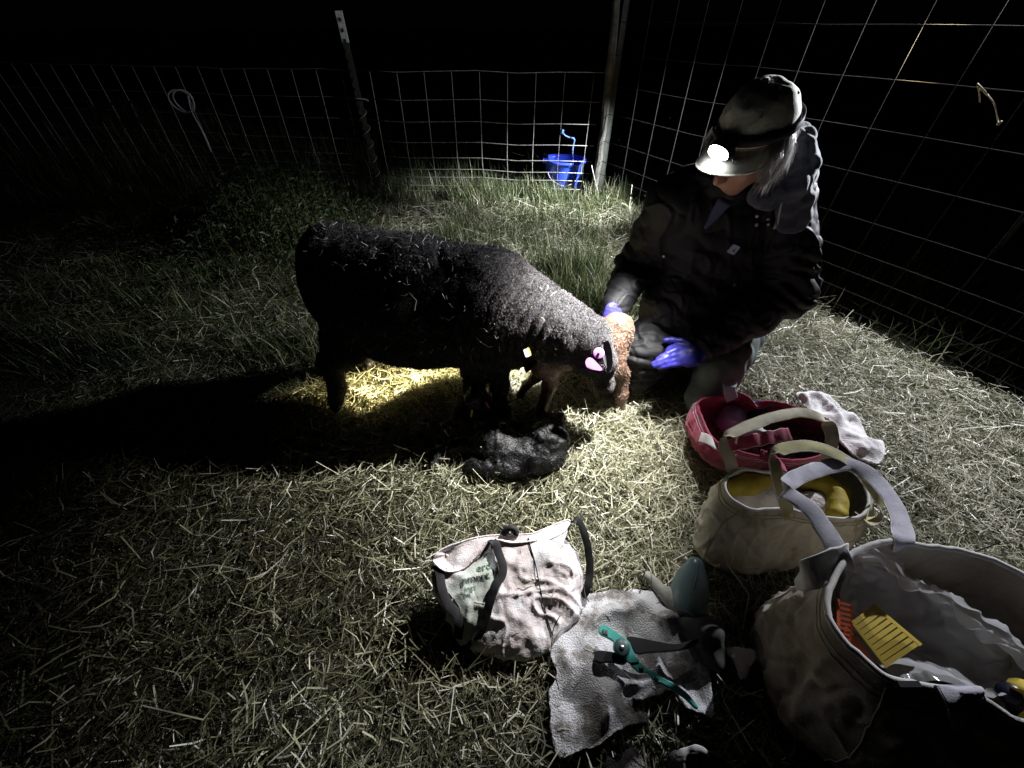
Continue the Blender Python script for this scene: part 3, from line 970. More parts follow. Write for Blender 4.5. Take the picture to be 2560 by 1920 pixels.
def plate(name, c, hw, hh, rot, m, parent, nv=None, th=.0018):
    nv = tn if nv is None else nrm(nv)
    ux = nrm(np.cross((0, 0, 1), nv)); uy = np.cross(nv, ux)
    a = ux * math.cos(rot) + uy * math.sin(rot); b_ = -ux * math.sin(rot) + uy * math.cos(rot)
    pr = [(-1, -.75), (-.75, -1), (.75, -1), (1, -.75), (1, .75), (.75, 1), (-.75, 1), (-1, .75)]
    Vt = np.array([c + a * p * hw + b_ * q * hh + nv * h for h in (-th, th) for p, q in pr])
    Ft = [tuple(range(7, -1, -1)), tuple(range(8, 16))] + [(i, (i + 1) % 8, 8 + (i + 1) % 8, 8 + i) for i in range(8)]
    return obj(name, Vt, Ft, m, parent, smooth=False)
plate("ear_tag", tc, .0075, .0125, .35, M_wtag, bl); plate("ear_tag", tc + ux * .007 + uy * .004 - tn * .002, .004, .013, .3, M_ytag, bl)

# ================================================================== BLACK LAMB (lying in front)
M_black = mat("black_lamb_wool", (.009, .009, .011), (.004, .004, .005), rough=.5, scale=60, bump=.004, bscale=160, spec=.4)
M_blackf = fibre_mat("black_curls", [(0, (.003, .003, .004)), (.7, (.008, .008, .011)), (1, (.022, .022, .03))], trans=0, rough=.5, spec=.4)
kl = empty("black_lamb", (.02, .88, 0)); tag(kl, "black lamb lying curled on the straw in front of the ewe", "lamb")
S = Sculpt((-.36, .72, -.04), (.28, 1.12, .24), .005)
S.ell((.035, .855, .045), (.125, .070, .055), k=.03)
S.ell((.125, .885, .072), (.068, .072, .072), k=.025)         # haunch
S.ell((.10, .85, .05), (.08, .07, .055), k=.02)
S.ell((-.058, .885, .062), (.072, .072, .066), k=.025)        # shoulder
S.ell((-.01, .815, .03), (.15, .05, .038), k=.02)              # belly side
S.chain([np.array(p) for p in ((-.07, .91, .09), (-.10, .955, .125), (-.12, .99, .16))], [.050, .040, .036], k=.02)
S.ell((-.128, 1.0, .172), (.036, .046, .040), k=.012)         # head seen from behind
S.cap((-.128, 1.02, .165), (-.14, 1.06, .135), .027, .017, k=.01)
S.chain([np.array(p) for p in ((-.09, .87, .05), (-.16, .90, .035), (-.225, .892, .028), (-.265, .868, .024))], [.040, .028, .023, .021], k=.01)
S.chain([np.array(p) for p in ((-.265, .868, .024), (-.272, .828, .016))], [.020, .017], k=.008)
S.chain([np.array(p) for p in ((.135, .925, .09), (.165, .975, .085), (.14, 1.015, .05), (.10, 1.02, .02))], [.040, .025, .017, .016], k=.01)     # folded hind leg
S.chain([np.array(p) for p in ((-.03, .95, .04), (-.01, 1.0, .03), (.03, 1.005, .018))], [.025, .018, .016], k=.01)  # far foreleg
S.cap((.185, .90, .07), (.205, .935, .045), .017, .010, k=.01)
P, F = S.mesh(lambda P, N: .0045 * fbm(P, 45, 2) + .003 * (1 - 2 * np.abs(vnoise(P, 30, 7))))
obj("body", P, F, M_black, kl)
r = np.random.default_rng(33)
pt, nn = sample_surface(P, F, 7000, r)
L = r.uniform(.003, .007, len(pt)); tang = nrm(np.cross(nn, r.normal(size=nn.shape))); dv = nrm(nn + tang * .9); cu = nrm(np.cross(dv, nn))
Cc = np.stack([pt - nn * .001, pt + dv * (L * .5)[:, None] + cu * (L * .3)[:, None], pt + dv * L[:, None]], 1)
V, Fs, T = strips(Cc, np.stack([tang * .0010] * 2 + [tang * .0003], 1), np.clip(r.normal(.4, .25, len(pt)), 0, 1))
o = obj("curls", V, Fs, M_blackf, kl, smooth=False, attr=T); o["kind"] = "stuff"
V, F = earmesh((-.152, .985, .165), (-.195, .945, .120), .026, (-.3, -.4, .8)); obj("ear", V, F, M_black, kl)
V, F = earmesh((-.098, .985, .168), (-.05, .95, .135), .026, (.3, -.4, .8)); obj("ear", V, F, M_black, kl)
M_otag = mat("orange_tag", (.75, .28, .16), rough=.4)
plate("ear_tag", Q(1179, 1033, .935), .0028, .0115, -.12, M_ytag, kl, nv=(0, -.6, .8)); plate("ear_tag", Q(1219, 1013, .95), .0032, .0115, .5, M_otag, kl, nv=(0, -.6, .8))

# ================================================================== PERSON
M_jacket = mat("black_canvas", (.0042, .0045, .007), (.0025, .0025, .004), rough=.62, scale=14, bump=.0016, bscale=380, sheen=.0, spec=.42)
M_hoodm = mat("faded_hood", (.085, .097, .13), (.03, .034, .05), rough=.9, scale=18, bump=.002, bscale=200, sheen=.3)
M_pants = mat("grey_green_trousers", (.19, .225, .215), (.10, .12, .115), rough=.85, scale=12, bump=.001, bscale=300)
M_glove = mat("purple_glove", (.045, .042, .36), (.032, .032, .27), rough=.42, scale=12, bump=.001, bscale=90, spec=.5)
M_skin = mat("skin", (.46, .25, .18), (.36, .18, .13), rough=.55, scale=25, bump=.0006, bscale=300)
M_hair = fibre_mat("grey_hair", [(0, (.12, .11, .10)), (.5, (.36, .33, .31)), (1, (.72, .69, .67))], trans=.1, rough=.4, spec=.5)
M_cap = mat("camouflage_cap", (.88, .86, .77), (.52, .50, .42), rough=.9, scale=22, bump=.0012, bscale=400, c3=(.70, .70, .59), thr=(.40, .58))
M_strap = mat("black_elastic", (.02, .02, .03), rough=.7)
M_boot = mat("black_rubber", (.015, .015, .015), rough=.45)
M_shirt = mat("blue_shirt", (.10, .11, .2), (.07, .08, .15), rough=.9, bump=.001)

per = empty("person", (.78, 1.35, 0))
tag(per, "person kneeling beside the ewe in a black hooded jacket, camouflage cap and purple gloves", "person")
HR = np.stack([lt, f, up])
def H(a, b, c): return HC + lt * a + f * b + up * c
shL, shR = np.array((.875, 1.36, .715)), np.array((.545, 1.39, .70))
elL, elR = np.array((.985, 1.255, .43)), Q(1592, 655, 1.49)
wrL, wrR = Q(1752, 878, 1.13), Q(1540, 765, 1.27)
hipL, hipR = np.array((.97, 1.42, .25)), np.array((.70, 1.46, .27))
knL, knR = np.array((.735, 1.075, .085)), np.array((.53, 1.28, .085))
ftL, ftR = np.array((.93, 1.56, .06)), np.array((.73, 1.60, .06))

# --- body: one continuous surface (head, neck, trunk, limbs); clothes go over it
S = Sculpt((.22, .90, -.02), (1.16, 1.75, 1.10), .0075)
S.ell(HC + up * .012 - f * .012, (.073, .092, .098), HR, k=.01)      # cranium
S.ell(H(0, .035, -.055), (.055, .062, .065), HR, k=.02)               # face
S.cap(H(0, .055, -.10), H(0, .040, -.115), .024, .026, k=.015)        # chin
S.cap(H(0, .088, -.015), H(0, .112, -.052), .010, .015, k=.008)       # nose
S.ell(H(.013, .103, -.056), (.008, .009, .007), HR, k=.004); S.ell(H(-.013, .103, -.056), (.008, .009, .007), HR, k=.004)
S.cap(H(-.020, .088, -.078), H(.020, .088, -.078), .006, .006, k=.005)   # lips
S.cap(H(-.018, .086, -.089), H(.018, .086, -.089), .006, .006, k=.004)
for s_ in (-1, 1):
    S.ell(H(.03 * s_, .078, -.008), (.016, .010, .010), HR, k=.006, sub=True)
    S.ell(H(.03 * s_, .072, -.010), (.011, .011, .011), HR, k=.003)     # eyeballs under lids
    S.cap(H(.012 * s_, .086, .010), H(.05 * s_, .074, .006), .008, .007, k=.008)  # brow
    S.ell(H(.042 * s_, .064, -.045), (.022, .018, .02), HR, k=.012)       # cheek
    S.ell(H(.076 * s_, -.005, -.03), (.008, .018, .030), HR, k=.006)      # ear
S.chain([H(0, -.02, -.07), np.array((.69, 1.345, .80)), np.array((.71, 1.40, .74))], [.055, .052, .07], k=.03)
S.chain([np.array((.71, 1.42, .66)), np.array((.76, 1.47, .48)), np.array((.80, 1.46, .30))], [.12, .12, .13], k=.05)
for a, b_, c_, d_ in ((shL, elL, wrL, 1), (shR, elR, wrR, -1)):
    S.chain([a, b_, c_], [.05, .04, .027], k=.03)
for a, b_, c_ in ((hipL, knL, ftL), (hipR, knR, ftR)):
    S.chain([a, b_], [.06, .038], k=.03); S.chain([b_, c_], [.036, .03], k=.02)
P, F = S.mesh(); P = relax(P, F, 1)
HEADP, HEADF = P, F
obj("body", P, F, M_skin, per)

# --- trousers
S = Sculpt((.35, .95, -.03), (1.16, 1.78, .50), .0075)
S.ell((.80, 1.49, .28), (.17, .13, .14), k=.04)
S.chain([hipL, hipL * .5 + knL * .5 + (0, 0, .012), knL], [.105, .088, .074], k=.03)
S.chain([hipR, hipR * .5 + knR * .5, knR], [.105, .085, .072], k=.03)
S.chain([knL + (.012, .02, -.005), ftL + (0, -.05, .0)], [.072, .056], k=.03); S.chain([knR + (.01, .03, -.005), ftR + (0, -.05, 0)], [.07, .055], k=.03)
S.ell(Q(1800, 925, 1.13), (.075, .07, .085), k=.04)
def pants_disp(P, N):
    q = P.copy(); q[:, 2] *= .5
    d = np.abs(vnoise(P @ np.array([[1, 0, .5], [.2, .6, 0], [0, .3, 1]]), 17, 3))
    return .010 * (d - .3) + .005 * vnoise(P, 8)
P, F = S.mesh(pants_disp); obj("trousers", P, F, M_pants, per)
for ft in (ftL, ftR):
    S = Sculpt(ft - .16, ft + .18, .006)
    S.cap(ft + (0, -.03, .0), ft + (.01, .06, -.02), .045, .035, k=.02); S.cap(ft + (.01, .06, -.02), ft + (.0, .02, -.045), .032, .03, k=.02)
    P, F = S.mesh(); obj("boot", P, F, M_boot, per)

# --- jacket
S = Sculpt((.22, .98, -.01), (1.20, 1.80, .98), .0058)
S.ell((.715, 1.41, .68), (.20, .125, .12), k=.04)                        # shoulders
S.ell((.72, 1.41, .56), (.19, .145, .20), k=.05)
S.ell((.78, 1.43, .40), (.20, .165, .20), k=.05)
S.ell((.80, 1.45, .28), (.20, .17, .14), k=.04)
S.ell((.66, 1.35, .32), (.16, .14, .14), k=.05)                           # front of the jacket hanging over the thighs
S.ell((.52, 1.25, .18), (.12, .12, .11), k=.04)
S.ell((.50, 1.20, .10), (.07, .06, .07), k=.04)
S.ell((.70, 1.28, .21), (.11, .10, .08), k=.04)
S.chain([shL + (-.05, .02, .02), shL, shL * .5 + elL * .5 + (.012, 0, 0), elL], [.09, .085, .078, .072], k=.035)
S.chain([elL, elL * .55 + wrL * .45, wrL + (.02, .01, .005)], [.072, .060, .050], k=.03)
S.chain([shR + (.05, .02, .02), shR, shR * .5 + elR * .5, elR], [.09, .080, .072, .066], k=.035)
S.chain([elR, elR * .5 + wrR * .5, wrR], [.066, .056, .050], k=.03)
S.chain([np.array((.60, 1.36, .775)), np.array((.68, 1.31, .765)), np.array((.78, 1.34, .775))], [.034, .034, .04], k=.02)   # collar
def jacket_disp(P, N):
    def folds(c, d, fr, amp, rad):
        d = nrm(d); q = (P - c); s = q @ d
        w = np.exp(-(np.linalg.norm(q, axis=1) / rad) ** 2)
        return amp * w * (np.abs(np.sin((s + .055 * vnoise(P, 7, c[0] * 9) + .02 * vnoise(P, 19, c[1] * 5)) * fr)) - .5)
    d = .006 * fbm(P, 7, 3) + .002 * vnoise(P, 26)
    q_ = P @ np.array([[1, .3, 0], [0, .7, .4], [.3, 0, .8]]) + .012 * fbm(P, 13, 2)[:, None]
    d += .0075 * (1 - 2 * np.abs(vnoise(q_, 15, 61))).clip(0, 1) ** 4 - .005 * (1 - 2 * np.abs(vnoise(q_, 24, 71))).clip(0, 1) ** 5
    d += folds(elL, (wrL - shL), 75, .020, .16) + folds(elR, (wrR - shR), 75, .018, .13)
    d += folds((shL + elL) / 2, (elL - shL) + .25, 38, .008, .16) + folds(np.array((.68, 1.30, .36)), (.3, 0, 1), 45, .014, .22)
    d += folds(wrL + (.05, .02, .02), wrL - elL, 120, .008, .06) + folds(shL, (.5, 0, -1), 60, .010, .12)
    d += folds(np.array((.50, 1.22, .18)), (0, .2, 1), 80, .012, .14)
    return d
P, F = S.mesh(jacket_disp)
JP, JF = P, F
obj("jacket", P, F, M_jacket, per)
jt = BVHTree.FromPolygons([Vector(v) for v in JP], [tuple(int(i) for i in q) for q in JF])

# shirt showing in the open collar
c0, n0 = hit(jt, 1815, 500); c1, n1 = hit(jt, 1762, 570)
if c0 is not None and c1 is not None:
    V, F = ribbon_vf([c0 + n0 * .004, (c0 + c1) / 2 + n0 * .006, c1 + n1 * .002], np.cross(nrm(c1 - c0), n0), [.045, .03, .008], .004, 14)
    obj("shirt_front", V, F, M_shirt, per)

# hood bunched on the shoulders, with its cord
S = Sculpt((.66, 1.18, .66), (1.06, 1.56, 1.02), .005)
ring = spline([tuple(Q(1905, 490, 1.24)), tuple(Q(1955, 478, 1.235)), tuple(Q(1998, 455, 1.25)), tuple(Q(2010, 400, 1.30)), tuple(Q(1995, 350, 1.36)), tuple(Q(1950, 330, 1.43)), (.72, 1.45, .86)], 20)
for i in range(len(ring) - 1):
    S.cap(ring[i], ring[i + 1], .034 + .008 * math.sin(i * 1.9), .034 + .008 * math.sin((i + 1) * 1.9), k=.012)
S.chain([np.array((.84, 1.30, .80)), np.array((.885, 1.33, .775)), np.array((.90, 1.37, .75))], [.04, .045, .05], k=.02)
S.ell(Q(1992, 375, 1.33), (.038, .05, .055), k=.02)
S.ell(Q(1985, 480, 1.24), (.032, .03, .035), k=.01)
S.chain([Q(1990, 500, 1.26), Q(1985, 540, 1.28)], [.04, .05], k=.02)
def hood_disp(P, N):
    return .018 * (np.abs(vnoise(P, 21, 4)) - .3) * 1.2 + .008 * vnoise(P, 13) + .003 * vnoise(P, 60)
P, F = S.mesh(hood_disp); P = relax(P, F, 1)
hood = obj("hood", P, F, M_hoodm, per)
ht = BVHTree.FromPolygons([Vector(v) for v in P], [tuple(int(i) for i in q) for q in F])
b = Buf()
b.tube(spline([Q(2000, 400, 1.30), Q(2018, 425, 1.27), Q(2028, 455, 1.26), Q(2015, 470, 1.24), Q(1980, 482, 1.22), Q(1955, 500, 1.215), Q(1944, 530, 1.22), Q(1940, 566, 1.235)], 40), .0022, 6)
b.make("hood_cord", M_hoodm, per)
b = Buf(); b.tube(spline([Q(1942, 430, 1.19), Q(1932, 460, 1.19), Q(1922, 500, 1.21)], 10), .0015, 5); b.make("hood_cord", M_strap, per)
M_zip = mat("metal_zip", (.5, .5, .52), rough=.35, metallic=.8)
b = Buf(); b.tube(spline([Q(1957, 492, 1.22), Q(1951, 520, 1.225), Q(1943, 556, 1.235), Q(1935, 572, 1.24)], 12), [.003] * 4 + [.0035] * 4 + [.0045] * 4, 6); b.make("zip_pull", M_zip, per)

def on_jacket(x, y, off=.003):
    c, n_ = hit(jt, x, y)
    if c is None: return None, None
    return c + n_ * off, n_
for (x, y) in ((1893, 540), (1892, 562), (1920, 547), (1921, 560), (1660, 640), (1836, 712)):
    c, n_ = on_jacket(x, y, .002)
    if c is not None:
        V, F = disc(c, n_, .0052, .004, 14); obj("snap", V, F, M_zip, per)
M_seam = mat("seam_thread", (.035, .036, .045), rough=.8)
for pts in ([(1806, 530), (1775, 620), (1745, 710), (1718, 800), (1700, 880)], [(1786, 590), (1840, 596), (1900, 618)], [(1775, 760), (1830, 775), (1890, 800)], [(1965, 520), (1935, 600), (1915, 690), (1905, 760)], [(1700, 480), (1668, 560), (1655, 640)]):
    q = [on_jacket(x, y, .0008)[0] for x, y in pts]
    q = [p for p in q if p is not None]
    if len(q) > 2:
        q = spline(q, 30); q = [p for p in q]
        Vs_, Fs_ = tube_vf(np.array(q), .0011, 5); obj("seam", Vs_, Fs_, M_seam, per)
# square cloth badge with its small dark mark
M_badge = mat("lilac_badge", (.55, .55, .78), (.48, .48, .7), rough=.8, scale=60, bump=.0004, bscale=900)
M_mark = mat("badge_mark", (.10, .07, .13))
cor = [on_jacket(x, y, .0)[0] for x, y in ((1829, 604), (1853, 615), (1836, 639), (1811, 629))]
if all(c is not None for c in cor):
    cor = np.array(cor); cc = cor.mean(0); _, bn = hit(jt, 1832, 622)
    bn = nrm(np.cross(cor[1] - cor[0], cor[3] - cor[0])); bn = bn if bn.dot(np.array((0, 0, CAM_H)) - cc) > 0 else -bn
    ex = nrm(cor[1] - cor[0]); ey = nrm(np.cross(bn, ex)); hs = .0150; hx = .0145
    base = cc + bn * .007
    loop = []
    for sx_, sy_ in ((1, 1), (-1, 1), (-1, -1), (1, -1)):
        for a_ in np.linspace(0, math.pi / 2, 4):
            q = {(1, 1): 0, (-1, 1): 1, (-1, -1): 2, (1, -1): 3}[(sx_, sy_)] * math.pi / 2 + a_
            loop.append((sx_ * (hx - .003) + .003 * math.cos(q), sy_ * (hs - .003) + .003 * math.sin(q)))
    n_ = len(loop)
    Vt = np.array([base + ex * a_ + ey * b_ + bn * h for h in (-.006, 0) for a_, b_ in loop])
    Ft = [tuple(range(n_ - 1, -1, -1)), tuple(range(n_, 2 * n_))] + [(i, (i + 1) % n_, n_ + (i + 1) % n_, n_ + i) for i in range(n_)]
    bd = obj("badge", Vt, Ft, M_badge, per, smooth=False)
    # crescent-shaped mark
    a_ = np.linspace(math.radians(50), math.radians(310), 16)
    outr = [(.0056 * math.cos(t), .0056 * math.sin(t)) for t in a_]
    inn = [(.0022 + .0030 * math.cos(t), .0034 * math.sin(t)) for t in a_[::-1]]
    mk = outr + inn; n_ = len(mk)
    c0 = base + ex * .004 - ey * .001
    R_ = math.radians(30)
    Vt = np.array([c0 + ex * (p_ * math.cos(R_) - q_ * math.sin(R_)) + ey * (p_ * math.sin(R_) + q_ * math.cos(R_)) + bn * h for h in (.0002, .0008) for p_, q_ in mk])
    Ft = [(i, i + 1, 30 - i, 31 - i) for i in range(15)] + [(16 * 2 + i, 32 + i + 1, 32 + 30 - i, 32 + 31 - i) for i in range(15)] + [(i, (i + 1) % 32, 32 + (i + 1) % 32, 32 + i) for i in range(32)]
    obj("badge_mark", Vt, Ft, M_mark, bd, smooth=False)

# --- gloves, five fingers each
def glove(wr, palmdir, across, palmn, parent, curl=.5, fan=.12, scale=1.0, thumb_side=1):
    d, a_, n_ = nrm(palmdir), nrm(across), nrm(palmn)
    lo = wr - .16; hi = wr + .16
    S = Sculpt(np.minimum(lo, wr + d * .2 - .08), np.maximum(hi, wr + d * .2 + .08), .0042)
    s_ = scale
    S.cap(wr - d * .035, wr + d * .01, .034 * s_, .030 * s_, k=.01)
    R_ = np.stack([d, a_, n_])
    S.ell(wr + d * .048 * s_, (.052 * s_, .040 * s_, .020 * s_), R_, k=.015)
    kn = wr + d * .085 * s_
    lens = [(.026, .068), (.009, .078), (-.009, .072), (-.026, .056)]
    for i, (o_, L_) in enumerate(lens):
        b0 = kn + a_ * o_ * s_ * .92 - d * abs(o_) * .25
        dd = nrm(d - a_ * (o_ * 5.5))
        p = b0; ang = 0
        pts = [b0 - dd * .02, b0]
        for seg, cu in zip((.42, .33, .25), (curl * .5, curl, curl * .8)):
            ang += cu
            p = p + (dd * math.cos(ang) - n_ * math.sin(ang)) * L_ * seg * s_
            pts.append(p)
        S.chain(pts, [.0105 * s_, .0105 * s_, .0095 * s_, .0088 * s_, .0078 * s_], k=.003)
    tb = wr + d * .022 * s_ + a_ * thumb_side * .028 * s_
    td = nrm(d * .75 + a_ * thumb_side * .65 - n_ * .35)
    S.chain([tb, tb + td * .030 * s_, tb + td * .03 * s_ + nrm(td + d * .6 - n_ * .2) * .030 * s_, tb + td * .03 * s_ + nrm(td + d * .9 - n_ * .3) * .052 * s_], [.014 * s_, .0125 * s_, .011 * s_, .009 * s_], k=.006)
    P, F = S.mesh(lambda P, N: .0010 * vnoise(P, 70) + .0008 * (np.abs(np.sin(((P - wr) @ d) * 260)) * (np.abs((P - wr) @ d) < .03)))
    return obj("glove", P, F, M_glove, parent)
gd = nrm(Q(1642, 905, 1.075) - wrL)
glove(wrL + gd * .022, gd, nrm((.05, .62, .55)), nrm((-.05, -.45, .75)), per, curl=.30, thumb_side=1, scale=1.06, fan=.02)
gr_d = nrm(Q(1528, 838, 1.17) - wrR)
glove(wrR + gr_d * .02, gr_d, nrm((.9, -.2, .1)), nrm((.1, -.9, .3)), per, curl=.25, thumb_side=1, scale=.98)

# --- cap
def capgrid(nu=28, nv=64, off=0.0):
    rows = []
    for i in range(nu):
        th = math.pi / 2 * (1 - i / (nu - 1))          # crown -> edge
        row = []
        for j in range(nv):
            ph = 2 * math.pi * j / nv
            rx, ry, rz = .0905 + off, .108 + off, .108 + off
            x = rx * math.cos(th) ** .92 * math.sin(ph); y = ry * math.cos(th) ** .92 * math.cos(ph); z = rz * math.sin(th)
            panelseam = -.0018 * math.exp(-((((ph / (math.pi / 3)) + .5) % 1 - .5) / .05) ** 2)
            z += .006 * math.cos(ph) * math.cos(th)
            s_ = 1 + panelseam / .1
            row.append(H(x * s_, y * s_ - .012, z * s_ + .028))
        rows.append(row)
    return np.array(rows)
G = capgrid(); n_ = G.shape[0] * G.shape[1]
V = G.reshape(-1, 3)
V = V + nrm(V - HC) * (.0035 * vnoise(V, 22) + .002 * vnoise(V, 55))[:, None]
Vi = HC + (V - HC) * .975
Fa = grid_faces(G.shape[0], G.shape[1], True)
rim_o = (G.shape[0] - 1) * 64 + np.arange(64); rim_n = np.roll(rim_o, -1)
capo = obj("cap", np.vstack([V, Vi]), np.vstack([Fa, Fa[:, ::-1] + n_, np.stack([rim_o, rim_n, rim_n + n_, rim_o + n_], -1)]), M_cap, per)
# brim
rows = []
for i in range(12):
    t_ = i / 11
    row = []
    for j in range(25):
        a_ = (j / 24 - .5) * math.radians(148)
        x = .0905 * math.sin(a_) * (1 + .02 * t_); y0 = .108 * math.cos(a_) - .012
        ext = .078 * math.cos(a_ * .92) ** .55 * t_
        droop = -.020 * t_ - .030 * (abs(math.sin(a_)) ** 2.0) * (.35 + .65 * t_)
        row.append(H(x, y0 + ext - .004, .030 + droop))
    rows.append(row)
G = np.array(rows); V = G.reshape(-1, 3); n_ = len(V)
Fa = grid_faces(12, 25)
Vb = V - up * .0035
bd_ = [i for i in range(25)] + [25 * i + 24 for i in range(1, 12)] + [25 * 11 + j for j in range(23, -1, -1)] + [25 * i for i in range(10, 0, -1)]
ed = np.array([(bd_[i], bd_[(i + 1) % len(bd_)], bd_[(i + 1) % len(bd_)] + n_, bd_[i] + n_) for i in range(len(bd_))])
obj("brim", np.vstack([V, Vb]), np.vstack([Fa, Fa[:, ::-1] + n_, ed]), M_cap, capo)
V, F = disc(H(0, -.012, .138), up, .008, .006, 14); obj("top_button", V, F, M_cap, capo)
for s_ in (-1, 1):
    for ph in (.6, 2.2):
        e = H(.0905 * .78 * math.sin(ph) * s_ * 1.02, .108 * .78 * math.cos(ph) - .012, .028 + .108 * .63)
        V, F = disc(e, nrm(e - HC), .004, .003, 10); obj("eyelet", V, F, M_strap, capo)

# --- hair: long grey hair from under the cap
r = np.random.default_rng(44)
n_h = 6500
ph = r.uniform(math.radians(62), math.radians(298), n_h)        # round the back, from temple to temple
zz0 = r.uniform(-.035, .03, n_h)
root = np.stack([.084 * np.sin(ph), .100 * np.cos(ph) - .014, zz0], -1)
rootw = HC + root @ HR
Lh = r.uniform(.045, .10, n_h)
outv = nrm(np.stack([np.sin(ph), np.cos(ph) * .8, ph * 0], -1) @ HR)
down = np.array((-.35, -.22, -1.0))
seg = 7
Cc = [rootw]; cur = rootw.copy(); clump = np.stack([vnoise(rootw, 40, 1), vnoise(rootw, 40, 2), vnoise(rootw, 40, 3)], -1)
for k_ in range(seg - 1):
    dv = nrm(outv * (.34 - .10 * k_) + down * (.55 + .2 * k_) - (up * .0) + clump * .5 + .45 * np.stack([vnoise(cur, 28, 11 + k_), vnoise(cur, 28, 17), vnoise(cur, 28, 23)], -1) + r.normal(0, .2, (n_h, 3)))
    cur = cur + dv * (Lh / seg)[:, None]
    Cc.append(cur.copy())
Cc = np.stack(Cc, 1)
tang = nrm(np.cross(outv, (0, 0, 1.0)) + r.normal(0, .2, (n_h, 3)))
W = np.stack([tang * .0009 * q for q in (1, 1, 1, 1, .9, .6, .3)], 1)
V, Fs, T = strips(Cc, W, np.clip(r.normal(.6, .2, n_h) + .2 * clump[:, 0], 0, 1))
o = obj("hair", V, Fs, M_hair, per, smooth=False, attr=T)
# a solid under-layer so the hair reads as a mass
S = Sculpt(HC - .24, HC + .2, .006)
S.ell(H(0, -.035, -.03), (.080, .080, .075), HR, k=.02)
S.cap(H(.05, 0, -.05), H(.05, .0, -.085), .028, .022, k=.02); S.cap(H(-.05, 0, -.05), H(-.045, .0, -.085), .026, .02, k=.02)
M_hairb = mat("grey_hair_mass", (.40, .36, .33), (.16, .14, .13), rough=.7, scale=60, bump=.004, bscale=220)
P, F = S.mesh(lambda P, N: .006 * vnoise(P * (1, 1, .3), 60) + .003 * vnoise(P, 90)); obj("hair_mass", P, F, M_hairb, per)

# --- headlamp (rests on the cap: its own thing)
hl = empty("headlamp", tuple(LAMP1)); tag(hl, "lit white headlamp strapped round the camouflage cap", "headlamp")
a_ = np.linspace(0, 2 * math.pi, 72, endpoint=False)
ctr = np.array([H(.0955 * math.sin(t), .113 * math.cos(t) - .012, .040 + .012 * math.cos(t)) for t in a_])
wv = np.array([up] * 72)
k_ = len(ctr)
Vs = []
for i in range(k_):
    o_ = nrm(ctr[i] - HC)
    for (p_, q_) in ((-.011, 0), (-.011, .003), (.011, .003), (.011, 0)): Vs.append(ctr[i] + up * p_ + o_ * q_)
Fs = [(4 * i + j, 4 * i + (j + 1) % 4, 4 * ((i + 1) % k_) + (j + 1) % 4, 4 * ((i + 1) % k_) + j) for i in range(k_) for j in range(4)]
obj("strap", np.array(Vs), Fs, M_strap, hl)
lf = nrm(np.array((.05, .80, -.10))); ldir = nrm(f + up * -.05)
hb = H(.012, .113, .048)
hx = nrm(np.cross(ldir, up)); hy = np.cross(hx, ldir)
def rbox(c, w_, h_, n=28, e=.45):
    t = np.linspace(0, 2 * math.pi, n, endpoint=False)
    return np.array([c + hx * w_ * np.sign(np.cos(q)) * abs(np.cos(q)) ** e + hy * h_ * np.sign(np.sin(q)) * abs(np.sin(q)) ** e for q in t])
L0 = [rbox(hb + ldir * -.006, .024, .017), rbox(hb + ldir * .004, .032, .021, e=.7), rbox(hb + ldir * .020, .032, .021, e=.8), rbox(hb + ldir * .026, .030, .019, e=.95)]
V = np.vstack(L0); Fs = [tuple(int(q) for q in x) for x in grid_faces(4, 28, True)] + [tuple(range(27, -1, -1))]
obj("housing", V, Fs, M_strap, hl)
M_lens = bpy.data.materials.new("lit_lens"); M_lens.use_nodes = True
em = M_lens.node_tree.nodes["Principled BSDF"]; em.inputs["Emission Color"].default_value = (.93, .95, 1, 1); em.inputs["Emission Strength"].default_value = 30
L1 = [rbox(hb + ldir * .024, .030, .0195, e=.95), rbox(hb + ldir * .032, .026, .016, e=1), rbox(hb + ldir * .0365, .013, .008, e=1)]
V = np.vstack(L1); Fs = [tuple(int(q) for q in x) for x in grid_faces(3, 28, True)] + [tuple(range(56, 84))]
obj("lens", V, Fs, M_lens, hl)
for sgn in (-1, 1):
    b = Buf()
    b.tube([hb + hx * sgn * .030 + ldir * .008 - hy * .014, hb + hx * sgn * .033 + ldir * .010 - hy * .028], .0022, 6)
    b.make("hinge", M_zip, hl)

# ================================================================== BAGS
M_canvas = mat("cream_canvas", (.60, .56, .46), (.28, .24, .17), rough=.95, scale=9, bump=.0016, bscale=350, c3=(.50, .46, .37), thr=(.3, .6))
M_canvas2 = mat("dirty_canvas", (.46, .42, .36), (.15, .11, .08), rough=.95, scale=7, bump=.0016, bscale=350, c3=(.32, .27, .22), thr=(.25, .6))
M_bind = mat("canvas_binding", (.68, .67, .66), (.52, .51, .5), rough=.9, scale=30, bump=.0008, bscale=500)
M_red = mat("raspberry_canvas", (.42, .055, .12), (.17, .02, .045), rough=.9, scale=20, bump=.0012, bscale=500, sheen=.2)
M_olive = mat("yellowed_webbing", (.50, .47, .25), (.36, .33, .18), rough=.9, scale=22, bump=.001, bscale=400)
M_web = mat("lilac_webbing", (.56, .55, .63), (.40, .39, .47), rough=.9, scale=22, bump=.001, bscale=400)
M_sack = mat("stained_cotton", (.76, .74, .77), (.24, .21, .21), rough=.95, scale=13, bump=.0015, bscale=300, c3=(.66, .58, .58), thr=(.3, .58))
M_black = mat("black_webbing", (.014, .014, .016), rough=.75, bump=.0006, bscale=500)
M_yel = mat("yellow_rubber", (.50, .40, .05), (.36, .27, .03), rough=.6, scale=20, bump=.001, bscale=80)
M_tow = mat("white_terry", (.64, .64, .68), (.22, .20, .20), rough=1, scale=16, bump=.0055, bscale=300, thr=(.40, .54), c3=(.46, .45, .46))
